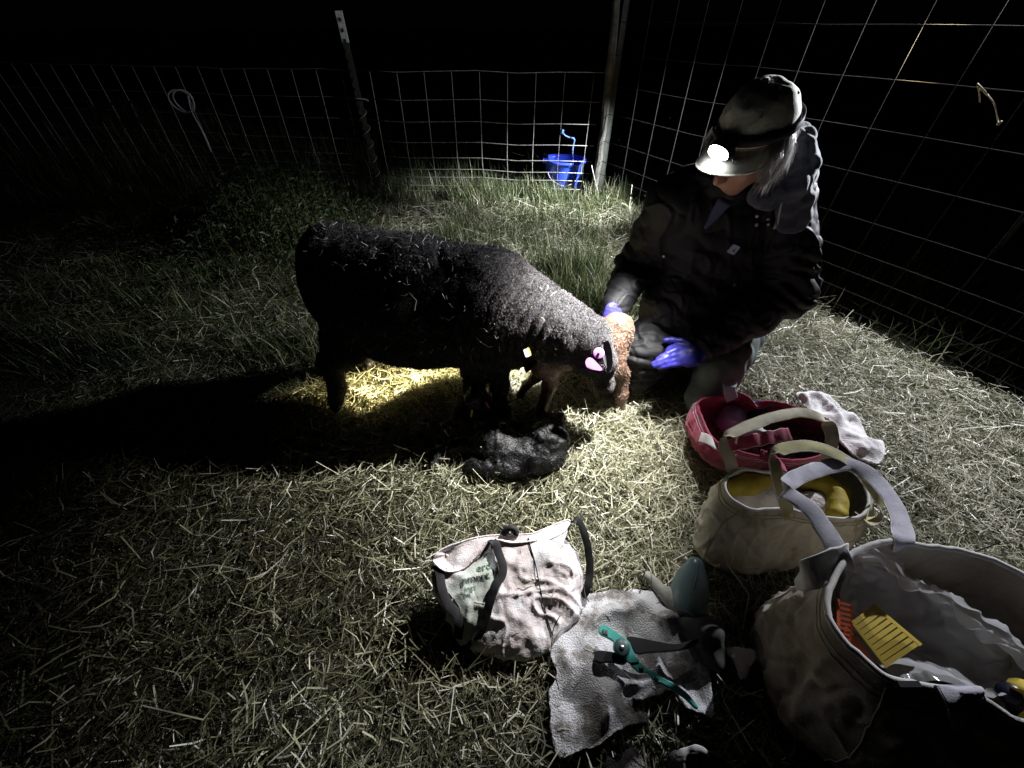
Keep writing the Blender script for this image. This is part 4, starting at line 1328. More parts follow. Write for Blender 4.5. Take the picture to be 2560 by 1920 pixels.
M_pinkc = mat("white_cloth", (.80, .77, .77), (.62, .54, .55), rough=1, scale=24, bump=.003, bscale=150)


def loft_bag(loops, nr=210, ns=72, crease=.004, wrinkle=.006, wf=12, seed=0, thick=.004, names=("shell", "rim_binding"), m=None, mr=None, parent=None, rim_r=.0032, sag=None):
    """loops: list (rim first, base last) of closed 3-D point lists; returns outer grid"""
    Ls = [spline(np.array(l, float), nr, closed=True) for l in loops]
    # align starts by the angle round the centre
    Rz = []
    for L_ in Ls:
        c = L_.mean(0); an = np.unwrap(np.arctan2(L_[:, 1] - c[1], L_[:, 0] - c[0]))
        if an[-1] < an[0]: L_ = L_[::-1]
        an = np.arctan2(L_[:, 1] - c[1], L_[:, 0] - c[0])
        L_ = np.roll(L_, -int(np.argmin(np.abs(an + math.pi + 0.0001) % (2 * math.pi))), axis=0)
        Rz.append(L_)
    Rz = np.array(Rz)
    tk = np.linspace(0, 1, len(Rz)); tt = np.linspace(0, 1, ns)
    G = np.empty((ns, nr, 3))
    ext = np.concatenate([[2 * Rz[0] - Rz[1]], Rz, [2 * Rz[-1] - Rz[-2]]])
    for i, t_ in enumerate(tt):
        x = t_ * (len(Rz) - 1); k = min(int(x), len(Rz) - 2); u = x - k
        p0, p1, p2, p3 = ext[k], ext[k + 1], ext[k + 2], ext[k + 3]
        G[i] = .5 * ((2 * p1) + (-p0 + p2) * u + (2 * p0 - 5 * p1 + 4 * p2 - p3) * u ** 2 + (-p0 + 3 * p1 - 3 * p2 + p3) * u ** 3)
    Fg = grid_faces(ns, nr, True)
    P = G.reshape(-1, 3)
    N = vnorm(P, Fg)
    c = P.mean(0)
    if ((P - c) * N).sum() < 0: N = -N; Fg = Fg[:, ::-1]
    q = P * (1, 1, .45) + seed * 3.1
    amp = np.repeat(np.clip(np.linspace(0, 1, ns) * 4, .25, 1), nr)
    cr1 = (1 - 2 * np.abs(vnoise(q + .03 * fbm(q, 9, 2)[:, None], wf * 1.3, 5))) ** 3
    cr2 = (1 - 2 * np.abs(vnoise(q * (1, 1, 1.6) + .02 * fbm(q, 14, 2)[:, None], wf * 2.9, 15))).clip(0, 1) ** 4
    cr3 = (1 - 2 * np.abs(vnoise(q[:, ::-1] * (1.8, 1, 1) + .02 * fbm(q, 20, 2)[:, None], wf * 2.2, 25))).clip(0, 1) ** 5
    P = P + N * (wrinkle * amp * (fbm(q, wf, 3) + .8 * cr1) + crease * amp * (cr2 - 1.2 * cr3))[:, None]
    P[:, 2] = np.maximum(P[:, 2], -.012)
    N = vnorm(P, Fg); N = N if ((P - c) * N).sum() > 0 else -N
    Pin = P - N * thick
    n_ = len(P)
    # base caps
    bo = (ns - 1) * nr
    cb = P[bo:].mean(0); cbi = Pin[bo:].mean(0) + (0, 0, .003)
    V = np.vstack([P, Pin, [cb], [cbi]])
    F = [tuple(int(v) for v in f_) for f_ in Fg] + [tuple(int(v) + n_ for v in f_[::-1]) for f_ in Fg]
    j = np.arange(nr)
    F += [(int(a), int((a + 1) % nr), int((a + 1) % nr) + n_, int(a) + n_) for a in j]
    F += [(bo + int(a), 2 * n_, bo + int((a + 1) % nr)) for a in j] + [(n_ + bo + int((a + 1) % nr), 2 * n_ + 1, n_ + bo + int(a)) for a in j]
    o = obj(names[0], V, F, m, parent)
    rim = np.vstack([P[:nr], P[:1]])
    Vr, Fr = tube_vf(rim - np.vstack([N[:nr], N[:1]]) * thick / 2, rim_r, 8, cap=False)
    obj(names[1], Vr, Fr, mr or m, parent)
    return P.reshape(ns, nr, 3), o


def stitches(G, rows, cols, m, parent, out=.0012, r=.0009):
    # sewn hems round the bag and seams down its sides
    c = G.mean((0, 1))
    def push(L_):
        d = nrm((L_ - c) * (1, 1, .2)); return L_ + d * out
    for i in rows:
        L_ = push(np.vstack([G[i], G[i][:1]])); V, F = tube_vf(L_, r, 5, cap=False); obj("hem_stitch", V, F, m, parent)
    for j in cols:
        L_ = push(G[2:66, j]); V, F = tube_vf(L_, r * 1.5, 5); obj("side_seam", V, F, m, parent)


def px(pts, z=None):
    return [tuple(at(p[0], p[1], p[2] if len(p) > 2 else z)) for p in pts]


# ---------------- big cream tote, bottom right
td_ = empty("tote_bag", (.80, .22, 0)); tag(td_, "largest cream canvas tote, holding a clear plastic bag, in the bottom right corner", "tote bag")
rimD = px([(2068, 1520), (2078, 1455), (2109, 1405), (2150, 1368), (2225, 1352), (2311, 1362), (2423, 1380), (2510, 1412), (2580, 1455), (2650, 1530), (2690, 1630), (2680, 1740), (2620, 1815),
            (2540, 1800), (2438, 1741), (2356, 1722), (2300, 1712), (2218, 1694), (2162, 1651), (2109, 1599), (2078, 1558)], .385)
cD = np.array((.80, .215, 0))
def base_loop(c, rx, ry, z, rot=0, n=14, e=.75):
    o = []
    for k in range(n):
        a = 2 * math.pi * k / n
        x = rx * np.sign(math.cos(a)) * abs(math.cos(a)) ** e; y = ry * np.sign(math.sin(a)) * abs(math.sin(a)) ** e
        o.append((c[0] + x * math.cos(rot) - y * math.sin(rot), c[1] + x * math.sin(rot) + y * math.cos(rot), z))
    return o
midD = base_loop((.79, .205), .215, .165, .20, rot=-.12)
midD2 = base_loop((.79, .20), .225, .175, .10, rot=-.12)
GD, oD = loft_bag([rimD, midD, midD2, base_loop((.79, .20), .20, .15, -.01, rot=-.12)], wrinkle=.012, crease=.008, wf=7, seed=4, m=M_canvas2, mr=M_bind, parent=td_, thick=.005, rim_r=.0055)
# handles of the big tote
V, F = ribbon_vf([at(2112, 1425, .365), at(2100, 1392, .385), at(2066, 1330, .385), at(2030, 1278, .385), at(1990, 1246, .385), at(1960, 1225, .365), at(2000, 1190, .35), at(2110, 1160, .35), at(2178, 1190, .36), at(2228, 1250, .37), at(2254, 1310, .38), at(2258, 1356, .39), at(2256, 1375, .37)],
                 [(.5, -.4, .5), (.6, -.35, .4), (.8, .3, .2), (.8, .4, .15), (.8, .5, .1), (.4, .8, .1), (.0, 1, .1), (.2, 1, .2), (.6, .6, .2), (.9, .3, .0), (1, .1, .0), (1, .1, 0), (1, .1, 0)], .034, .004, 70)
obj("handle", V, F, M_web, td_); piping(V, 10, M_bind, td_)
V, F = ribbon_vf([at(2385, 1716, .375), at(2396, 1728, .396), at(2410, 1752, .392), at(2426, 1790, .352), at(2442, 1850, .27), at(2452, 1930, .18), at(2470, 2010, .10)],
                 [(1, .1, -.12)] * 7, [.060, .058, .050, .042, .036, .036, .036], .004, 40)
obj("handle", V, F, M_web, td_); piping(V, 10, M_bind, td_)
# turned-out flap on the left edge
V, F = ribbon_vf([at(2120, 1388, .375), at(2060, 1415, .385), at(2018, 1442, .36), at(1990, 1462, .31)], [(-.3, -.8, -.9), (-.3, -.8, -.9), (-.2, -.7, -1), (-.1, -.6, -1)], [.05, .06, .05, .02], .004, 16)
obj("flap", V, F, M_bind, td_)
b = Buf(); q = at(2268, 1712, .387); b.box(q, (.017, .004, .006)); b.make("label_tab", M_black, td_, smooth=False)

stitches(GD, (4, 6), (20, 70, 130, 185), M_canvas, td_, .0016)
# ---- clear plastic bag inside it
M_film = clear_mat("clear_film", (.9, .91, .95), .42, .10)
pb = empty("plastic_bag", (.72, .2, .2)); tag(pb, "crumpled clear plastic bag of ear tags inside the largest tote", "plastic bag")
def film(rows, n=70, m_=46, amp=.006, seed=0):
    R_ = [spline(np.array([at(*p) for p in row]), n) for row in rows]
    R_ = np.array(R_)
    G = np.stack([spline(R_[:, j], m_) for j in range(n)], 1)
    P = G.reshape(-1, 3)
    Fg = grid_faces(m_, n)
    N = vnorm(P, Fg)
    rd = 1 - np.abs(vnoise(P, 14, seed)) * 2
    P = P + N * (amp * (fbm(P, 10, 3, seed) + .9 * np.sign(rd) * np.abs(rd) ** 3 + .5 * vnoise(P, 48, seed) + .6 * (1 - 2 * np.abs(vnoise(P, 30, seed + 3))).clip(0, 1) ** 4))[:, None]
    return P, Fg
P, F = film([[(2120, 1430, .33), (2150, 1395, .365), (2200, 1400, .37), (2245, 1440, .36), (2285, 1460, .355), (2360, 1500, .355), (2440, 1560, .35), (2560, 1630, .345)],
             [(2105, 1480, .28), (2170, 1450, .30), (2230, 1470, .31), (2290, 1510, .31), (2360, 1570, .31), (2440, 1620, .30), (2500, 1650, .31), (2570, 1670, .30)],
             [(2100, 1560, .25), (2170, 1560, .25), (2240, 1570, .26), (2300, 1600, .27), (2370, 1640, .27), (2430, 1680, .27), (2500, 1690, .28), (2570, 1700, .29)],
             [(2130, 1610, .30), (2190, 1655, .30), (2250, 1690, .31), (2310, 1705, .32), (2370, 1712, .33), (2430, 1726, .34), (2500, 1720, .33), (2570, 1740, .32)]], amp=.011, seed=3)
obj("film", P, F, M_film, pb)
P, F = film([[(2150, 1402, .39), (2210, 1396, .425), (2250, 1430, .43), (2290, 1455, .425), (2370, 1490, .43), (2450, 1560, .425), (2560, 1650, .42)],
             [(2160, 1420, .355), (2215, 1425, .37), (2250, 1462, .37), (2300, 1485, .365), (2370, 1530, .365), (2440, 1590, .36), (2560, 1680, .35)]], n=70, m_=12, amp=.014, seed=8)
obj("film", P, F, M_film, pb)
# orange comb-like tag strip
M_orange = mat("orange_plastic", (.72, .16, .06), (.6, .12, .05), rough=.5, scale=8)
oc = empty("tag_strip", tuple(at(2110, 1530, .3))); tag(oc, "orange comb-shaped strip of ear tags inside the largest tote", "ear tags")
b = Buf()
def bar(p, q, w, parent_buf, th=.002, side=None):
    p, q = np.asarray(p), np.asarray(q); d = nrm(q - p)
    sd = nrm(np.cross(d, (0, -.35, .94))) if side is None else nrm(side); n_ = np.cross(d, sd)
    Vq = [p + sd * a * w / 2 + n_ * c * th / 2 for a, c in ((-1, -1), (1, -1), (1, 1), (-1, 1))] + [q + sd * a * w / 2 + n_ * c * th / 2 for a, c in ((-1, -1), (1, -1), (1, 1), (-1, 1))]
    parent_buf.add(Vq, [(3, 2, 1, 0), (4, 5, 6, 7), (0, 1, 5, 4), (1, 2, 6, 5), (2, 3, 7, 6), (3, 0, 4, 7)])
ZC = .345
s0, s1 = at(2095, 1500, ZC), at(2096, 1588, ZC)
bar(s0 + (s0 - s1) * .05, s1, .006, b); b.make("spine", M_orange, oc, smooth=False)
for k in range(8):
    y = 1506 + k * 12.5
    b = Buf(); p_, q_ = at(2097, y, ZC), at(2124 - (k > 5) * 2, y + 7, ZC - .008)
    bar(p_, q_, .0045, b); bar(q_, q_ + (.004, -.006, -.006), .0045, b); b.make("prong", M_orange, oc, smooth=False)
# yellow sheet of tags (frame with slots: each tag is a bar)
M_ysheet = mat("mustard_tags", (.60, .44, .06), (.52, .38, .05), rough=.55, scale=8)
ys_ = empty("tag_sheet", tuple(at(2220, 1600, .3))); tag(ys_, "mustard yellow sheet of ear tags inside the largest tote", "ear tags")
A_, B_, C_, D_ = at(2182, 1512, .325), at(2302, 1613, .325), at(2218, 1668, .325), at(2128, 1553, .325)
b = Buf()
wv_ = nrm(D_ - A_)
bar(A_, B_, .008, b, side=wv_); bar(D_, C_, .006, b, side=wv_); b.make("frame", M_ysheet, ys_, smooth=False)
for k in range(9):
    t_ = (k + .5) / 9
    p_ = A_ + (B_ - A_) * t_; q_ = D_ + (C_ - D_) * t_
    wd = np.linalg.norm(B_ - A_) / 9 * .74
    b = Buf(); bar(p_ + (q_ - p_) * .06, p_ + (q_ - p_) * .42, wd * 1.0, b, side=(B_ - A_)); bar(p_ + (q_ - p_) * .40, q_, wd * 1.08, b, .0024, side=(B_ - A_))
    b.make("tag", M_ysheet, ys_, smooth=False)
b = Buf(); bar(D_ + (-.012, -.006, -.01), C_ + (-.012, -.006, -.01), .01, b); 
for k in range(7):
    pass
b.make("backing_strip", M_orange, ys_, smooth=False)
# dark and yellow things at the very right of the tote
b = Buf(); q = at(2545, 1740, .30); V, F = tube_vf(spline([at(2520, 1730, .32), at(2545, 1760, .30), at(2575, 1830, .26)], 12), .016, 10)
o = obj("dark_bottle", V, F, mat("navy_plastic", (.012, .014, .03), rough=.35), None); tag(o, "dark navy bottle at the right end of the largest tote", "bottle")
V, F = tube_vf(spline([at(2562, 1715, .33), at(2572, 1760, .31), at(2590, 1830, .28)], 12), .020, 10)
o = obj("yellow_bottle", V, F, mat("yellow_plastic", (.55, .42, .06), rough=.5), None); tag(o, "yellow bottle at the right end of the largest tote", "bottle")

# ---------------- middle cream tote
tc_ = empty("tote_bag", (.74, .57, 0)); tag(tc_, "rounded cream tote with yellow gloves inside, between the red tote and the largest tote", "tote bag")
rimC = px([(1810, 1217), (1820, 1190), (1859, 1171), (1916, 1178), (1967, 1181), (2010, 1166), (2040, 1155), (2085, 1158), (2146, 1187), (2169, 1224), (2173, 1258), (2156, 1286), (2120, 1296), (2061, 1295), (1997, 1281), (1974, 1273), (1916, 1275), (1882, 1276), (1849, 1261), (1825, 1244)], .235)
m1 = px([(1765, 1262), (1790, 1225), (1850, 1196), (1916, 1196), (1980, 1192), (2060, 1175), (2130, 1185), (2180, 1230), (2178, 1290), (2140, 1330), (2061, 1345), (1997, 1345), (1930, 1345), (1870, 1345), (1810, 1325), (1772, 1300)], .16)
m2 = px([(1738, 1330), (1765, 1282), (1840, 1255), (1916, 1250), (1990, 1240), (2070, 1230), (2130, 1240), (2165, 1275), (2150, 1335), (2090, 1385), (2020, 1405), (1940, 1418), (1870, 1425), (1800, 1412), (1752, 1378)], .07)
m3 = px([(1762, 1372), (1780, 1330), (1850, 1300), (1930, 1290), (2010, 1280), (2080, 1275), (2110, 1310), (2080, 1372), (2010, 1408), (1940, 1428), (1870, 1440), (1810, 1430), (1775, 1405)], .0)
GC, oC = loft_bag([rimC, m1, m2, m3], wrinkle=.0075, crease=.006, wf=9, seed=7, m=M_canvas, mr=M_bind, parent=tc_, thick=.004, rim_r=.004)
V, F = ribbon_vf([at(1972, 1300, .222), at(1966, 1268, .245), at(1950, 1215, .31), at(1938, 1165, .345), at(1938, 1134, .36), at(1975, 1118, .365), at(2034, 1116, .365), at(2100, 1140, .36), at(2140, 1172, .33), at(2176, 1212, .28), at(2200, 1256, .235), at(2198, 1290, .215), at(2170, 1303, .21), at(2150, 1292, .225)],
                 [(1, .1, 0), (1, .1, 0), (1, .2, 0), (1, .3, .0), (.6, .8, .0), (.2, 1, 0), (0, 1, .1), (.3, .9, .1), (.7, .6, .1), (.9, .4, 0), (.8, .2, -.3), (.5, .6, -.4), (.2, .8, -.4), (.2, .8, -.4)], .031, .003, 70)
obj("handle", V, F, M_olive, tc_); piping(V, 10, M_bind, tc_)
V, F = ribbon_vf([at(1836, 1188, .22), at(1828, 1160, .25), at(1812, 1120, .29), at(1812, 1092, .315), at(1842, 1078, .325), at(1885, 1060, .33), at(1945, 1040, .335), at(2010, 1032, .335), at(2060, 1050, .325), at(2080, 1090, .30), at(2072, 1130, .265), at(2060, 1166, .232)],
                 [(1, 0, 0), (1, .1, .1), (.9, .3, .1), (.7, .6, .1), (.2, 1, .0), (.3, 1, .2), (.2, 1, .2), (0, 1, .2), (-.4, .9, .2), (-.9, .4, .0), (-1, .1, 0), (-1, 0, 0)], .030, .003, 60)
obj("handle", V, F, M_canvas, tc_); piping(V, 10, M_olive, tc_)
stitches(GC, (5, 8), (15, 75, 125, 180), M_olive, tc_)
# yellow rubber gloves and white cloth inside
def lump(name, pts, rs, m, label, cat, vox=.005, amp=.004, fr=30, parent=None):
    pts = [np.asarray(p, float) for p in pts]
    lo = np.min(pts, 0) - max(rs) * 1.6 - .02; hi = np.max(pts, 0) + max(rs) * 1.6 + .02
    S = Sculpt(lo, hi, vox); S.chain(pts, rs, k=.015)
    P, F = S.mesh(lambda P, N: amp * vnoise(P, fr) + amp * .6 * (1 - 2 * np.abs(vnoise(P, fr * .8, 4))))
    o = obj(name, P, F, m, parent)
    if label: tag(o, label, cat)
    return o
lump("yellow_glove", [at(1830, 1219, .185), at(1870, 1212, .19), at(1920, 1203, .185)], [.024, .028, .022], M_yel, "yellow rubber glove at the left end inside the rounded cream tote", "glove")
lump("yellow_glove", [at(2010, 1206, .165), at(2060, 1212, .175), at(2095, 1235, .18), at(2092, 1282, .18)], [.030, .028, .026, .022], M_yel, "yellow rubber glove at the right end inside the rounded cream tote", "glove")
lump("white_cloth", [at(1850, 1240, .15), at(1900, 1248, .155), at(1960, 1255, .16), at(2030, 1260, .15)], [.03, .034, .03, .03], M_pinkc, "white cloth bundled between the yellow gloves in the cream tote", "cloth", amp=.008)

# ---------------- red tote
tb_ = empty("tote_bag", (.80, .83, 0)); tag(tb_, "raspberry red canvas tote at the kneeling person's knee", "tote bag")
rimB = px([(1746, 1021, .20), (1749, 1004, .215), (1765, 995, .215), (1800, 990, .215), (1842, 982, .22), (1872, 992, .215), (1896, 1020, .20), (1912, 1034, .195), (1900, 1004, .22), (1935, 1003, .22), (1984, 1015, .22), (2030, 1035, .22), (2068, 1062, .22), (2082, 1100, .215), (2072, 1130, .21), (2020, 1150, .20), (1950, 1150, .20), (1880, 1140, .20), (1822, 1122, .20), (1790, 1105, .20), (1765, 1070, .20)])
rimB = [p for i, p in enumerate(rimB) if i not in (7,)]
mB = px([(1722, 1060), (1738, 1030), (1800, 1020), (1870, 1022), (1950, 1030), (2030, 1050), (2080, 1090), (2078, 1140), (2010, 1175), (1930, 1180), (1850, 1172), (1780, 1150), (1738, 1110)], .12)
bB = px([(1740, 1092), (1760, 1060), (1830, 1050), (1910, 1056), (1990, 1070), (2050, 1100), (2050, 1150), (1980, 1185), (1900, 1188), (1830, 1180), (1775, 1160), (1748, 1130)], .0)
GB, oB = loft_bag([rimB, mB, bB], wrinkle=.007, wf=11, seed=2, m=M_red, mr=M_red, parent=tb_, thick=.004, rim_r=.0042)
V, F = ribbon_vf([at(1808, 1122, .215), at(1832, 1112, .26), at(1900, 1098, .275), at(1975, 1084, .275)], [(.1, -.9, -.4), (.1, -.8, -.6), (.1, -.8, -.6), (.1, -.8, -.6)], .034, .004, 30)
q_ = V
V = V + np.stack([V[:, 0] * 0, V[:, 0] * 0, .003 * np.sin(V[:, 0] * 150)], -1)
obj("handle", V, F, M_red, tb_); piping(V, 10, M_bind, tb_, .0011)
V, F = ribbon_vf([at(1838, 1106, .265), at(1846, 1086, .285), at(1864, 1070, .30), at(1888, 1064, .295), at(1908, 1076, .28), at(1900, 1092, .27)], [(.3, .9, .3), (.5, .8, .3), (.2, 1, .3), (0, 1, .3), (-.4, .9, .3), (-.6, .8, .3)], .030, .0035, 30)
obj("handle_end", V, F, M_bind, tb_)
V, F = ribbon_vf([at(1830, 1000, .215), at(1826, 985, .235), at(1823, 968, .255), at(1826, 958, .25), at(1829, 966, .23)], [(1, .1, 0)] * 5, .040, .0035, 20)
obj("handle_end", V, F, M_web, tb_)
V, F = ribbon_vf([at(1750, 1092, .21), at(1768, 1098, .215), at(1782, 1110, .205), at(1790, 1118, .18)], [(.1, -.9, -.4)] * 4, [.03, .03, .028, .02], .004, 12)
obj("handle_end", V, F, M_bind, tb_)
V, F = ribbon_vf([at(1900, 1135, .235), at(1935, 1150, .225), at(1962, 1172, .20), at(1975, 1195, .16)], [(.4, -.7, -.5)] * 4, .03, .004, 16)
obj("pocket_fold", V, F, M_red, tb_)
stitches(GB, (6, 10), (25, 80, 130, 190), M_web, tb_, .0014, .0007)
# bottles inside
M_bottle = clear_mat("clear_violet_plastic", (.30, .28, .42), .75, .12)
M_lid = mat("white_lid", (.6, .6, .65), rough=.4)
def jar(p, r_, h_, tilt, label, m, lid=True, cat="bottle"):
    e = empty("bottle", tuple(p)); tag(e, label, cat)
    ax = nrm(tilt)
    pr = [(0, .0), (0, .85), (.06, 1), (.7, 1), (.85, .8), (.9, .45), (1.0, .42)]
    V, F = tube_vf(np.array([np.array(p) + ax * h_ * a for a, _ in pr]), [max(r_ * b_, .001) for _, b_ in pr], 22)
    obj("shell", V, F, m, e)
    if lid:
        V, F = tube_vf(np.array([np.array(p) + ax * h_ * a for a in (.93, 1.0, 1.10, 1.12)]), [r_ * .5, r_ * .52, r_ * .52, r_ * .45], 22); obj("lid", V, F, M_lid, e)
    return e
jar(at(1815, 1062, .09), .042, .085, (.1, -.1, 1), "clear violet plastic jar standing in the red tote", M_bottle, lid=False)
jar(at(1858, 1090, .08), .030, .08, (.2, -.2, 1), "small pale bottle beside the violet jar in the red tote", mat("pale_plastic", (.35, .34, .42), rough=.3), lid=True)
jar(at(1880, 1045, .07), .028, .08, (.3, .1, .9), "dark blue bottle at the back of the red tote", mat("dark_blue_plastic", (.03, .05, .18), rough=.35), lid=False)
jar(at(1838, 1118, .13), .016, .05, (-.1, -.3, 1), "little white vial peeping out under the red handle", M_lid, lid=True)

M_wcloth = mat("clean_white_cloth", (.84, .83, .85), (.70, .66, .68), rough=1, scale=24, bump=.003, bscale=180)
# ---------------- crumpled cloths: height field inside an outline
def cloth(name, outline, z0, amp, m, label, fr=14, seed=0, res=.0055, base=None, thick=.006, cat="cloth", parent=None, rag=.004, zfun=None):
    O = spline(np.array([at(x, y, 0)[:2] for x, y in outline] ), 160, closed=True)
    O = O + np.stack([vnoise(np.c_[O, O[:, :1] * 0], 60, seed), vnoise(np.c_[O, O[:, :1] * 0], 60, seed + 9)], -1) * rag
    lo, hi = O.min(0) - res, O.max(0) + res
    xs = np.arange(lo[0], hi[0], res); ys = np.arange(lo[1], hi[1], res)
    X, Y = np.meshgrid(xs, ys, indexing='ij')
    pts = np.stack([X.ravel(), Y.ravel()], -1)
    ins = np.zeros(len(pts), bool); x, y = pts[:, 0], pts[:, 1]
    dist = np.full(len(pts), 9.0)
    for i in range(len(O)):
        a, b_ = O[i], O[(i + 1) % len(O)]
        c = ((a[1] > y) != (b_[1] > y)) & (x < (b_[0] - a[0]) * (y - a[1]) / (b_[1] - a[1] + 1e-12) + a[0])
        ins ^= c
        e = b_ - a; t_ = np.clip(((pts - a) @ e) / (e @ e), 0, 1); dist = np.minimum(dist, np.linalg.norm(pts - a - t_[:, None] * e, axis=1))
    sd = np.where(ins, dist, -dist)
    g2 = sd.reshape(X.shape)
    # snap outside neighbours onto the outline
    P3 = np.stack([x, y, x * 0], -1)
    near = (~ins) & (dist < res * 1.2)
    if near.any():
        d2 = np.linalg.norm(pts[near][:, None] - O[None], axis=2); pts[near] = O[d2.argmin(1)]
    ok = (ins | near).reshape(X.shape)
    h = z0 + amp * (fbm(P3, fr, 3, seed) * .7 + 1.1 * (1 - 2.2 * np.abs(vnoise(P3, fr * .8, seed + 4))).clip(-.3, 1)) * np.clip(sd / .03, .15, 1)
    if zfun is not None: h = h + zfun(x, y)
    h = np.maximum(h, z0 * .4)
    V = np.stack([pts[:, 0], pts[:, 1], h], -1)
    idx = np.full(X.size, -1); fs = []
    I, J = np.where(ok[:-1, :-1] & ok[1:, :-1] & ok[1:, 1:] & ok[:-1, 1:])
    ny = X.shape[1]
    Fg = np.stack([I * ny + J, (I + 1) * ny + J, (I + 1) * ny + J + 1, I * ny + J + 1], -1)
    used = np.unique(Fg); idx[used] = np.arange(len(used)); V = V[used]; Fg = idx[Fg]
    n_ = len(V); Vb = V - (0, 0, thick)
    # edge skirt
    E = {}
    for k in range(4):
        for a, b_ in zip(Fg[:, k], Fg[:, (k + 1) % 4]):
            if (b_, a) in E: del E[(b_, a)]
            else: E[(a, b_)] = 1
    sk = np.array([(b_, a, a + n_, b_ + n_) for a, b_ in E])
    o = obj(name, np.vstack([V, Vb]), np.vstack([Fg, Fg[:, ::-1] + n_, sk]), m, parent)
    if label: tag(o, label, cat)
    return o

towel = cloth("towel", [(1513, 1487), (1458, 1503), (1415, 1560), (1374, 1606), (1378, 1650), (1390, 1698), (1372, 1737), (1374, 1800), (1378, 1857), (1390, 1893), (1430, 1888), (1481, 1869), (1549, 1825), (1609, 1809), (1597, 1781), (1573, 1773), (1560, 1750), (1600, 1755), (1640, 1745), (1672, 1730), (1712, 1773), (1772, 1793), (1764, 1698), (1772, 1630), (1740, 1578), (1700, 1540), (1657, 1499), (1601, 1487), (1549, 1487)],
              .030, .024, M_tow, "grubby white terry towel under the green pliers", fr=9, seed=2)
cloth("white_cloth", [(1975, 1010), (2020, 1000), (2060, 1012), (2090, 1045), (2126, 1066), (2150, 1112), (2186, 1130), (2176, 1180), (2120, 1162), (2080, 1130), (2060, 1080), (2010, 1050)], .050, .020, M_wcloth,
      "crumpled white cloth spilling from the right of the red tote", fr=17, seed=12, zfun=lambda x, y: .05 * np.exp(-((x - .95) / .12) ** 2 - ((y - .86) / .1) ** 2))
cloth("white_cloth", [(1795, 1638), (1830, 1634), (1868, 1646), (1855, 1680), (1836, 1712), (1822, 1690), (1812, 1665)], .05, .014, M_pinkc, "small white cloth corner standing out of the dark beside the largest tote", fr=25, seed=14)
cloth("white_cloth", [(1500, 1925), (1508, 1895), (1530, 1905), (1556, 1885), (1580, 1876), (1597, 1895), (1596, 1940), (1540, 1950)], .04, .018, M_tow, "ribbed white rag at the bottom edge below the towel", fr=24, seed=15)
# round-rimmed pouch at the bottom edge
rp = base_loop((.375, .06), .045, .035, .07, n=10); rp = [(a, b_, c + .012 * math.sin(i * 1.7)) for i, (a, b_, c) in enumerate(rp)]
pe = empty("pouch", (.375, .06, 0)); tag(pe, "dark round pouch with a white torn rim at the bottom edge", "pouch")
M_dark = mat("dark_grey_cloth", (.07, .07, .07), rough=.9)
loft_bag([rp, base_loop((.375, .055), .062, .048, .035, n=10), base_loop((.375, .055), .05, .04, -.01, n=10)], nr=90, ns=24, wrinkle=.004, wf=22, seed=9, m=M_dark, mr=M_dark, parent=pe, rim_r=.003)
V, F = ribbon_vf([at(1690, 1892, .085), at(1705, 1884, .09), at(1722, 1876, .09), at(1742, 1872, .092), at(1760, 1876, .09), at(1772, 1890, .085)], [(.1, 1, .3)] * 6, [.006, .013, .009, .012, .010, .005], .003, 20)
obj('torn_rim', V, F, M_bind, pe)

# pale rubber glove and squeeze bottle above the towel
M_pale = mat("grey_latex", (.36, .36, .32), (.22, .22, .2), rough=.7, scale=30, bump=.001, bscale=100)
pg = empty("rolled_glove", tuple(at(1660, 1480))); tag(pg, "pale rolled glove lying above the towel", "glove")
S = Sculpt(at(1610, 1590, -.03) - .06, at(1760, 1400, .12) + .06, .004)
S.chain([at(1618, 1440, .03), at(1645, 1466, .035), at(1675, 1492, .04), at(1700, 1520, .035)], [.013, .014, .020, .028], k=.01)
S.chain([at(1680, 1505, .035), at(1678, 1532, .02)], [.016, .009], k=.008); S.chain([at(1705, 1510, .035), at(1712, 1538, .02)], [.014, .009], k=.008)
P, F = S.mesh(lambda P, N: .003 * vnoise(P, 45)); obj("palm", P, F, M_pale, pg)
M_teal = clear_mat("smoky_teal_plastic", (.15, .23, .25), .75, .3)
sb = empty("squeeze_bottle", tuple(at(1735, 1450))); tag(sb, "smoky teal squeeze bottle leaning between the towel and cream tote", "bottle")
a0, a1 = at(1742, 1395, .11), at(1715, 1520, .03)
V, F = tube_vf(np.array([a0 + (a1 - a0) * t for t in (0, .03, .12, .35, .6, .85, 1)]), [.010, .016, .022, .036, .046, .048, .046], 26)
obj("shell", V, F, M_teal, sb)
rdg = Buf(); rdg.tube(np.array([a0 + (a1 - a0) * t + nrm((-.1, -.2, 1)) * r_ for t, r_ in ((.02, .014), (.2, .028), (.45, .042), (.7, .047))]), .0022, 6); rdg.make("ridge", M_teal, sb)
lump("dark_cloth", [at(1730, 1560, .03), at(1765, 1590, .035), at(1780, 1640, .025)], [.035, .04, .03], M_dark, "dark grey bundle between the towel and the largest tote", "cloth", amp=.006)

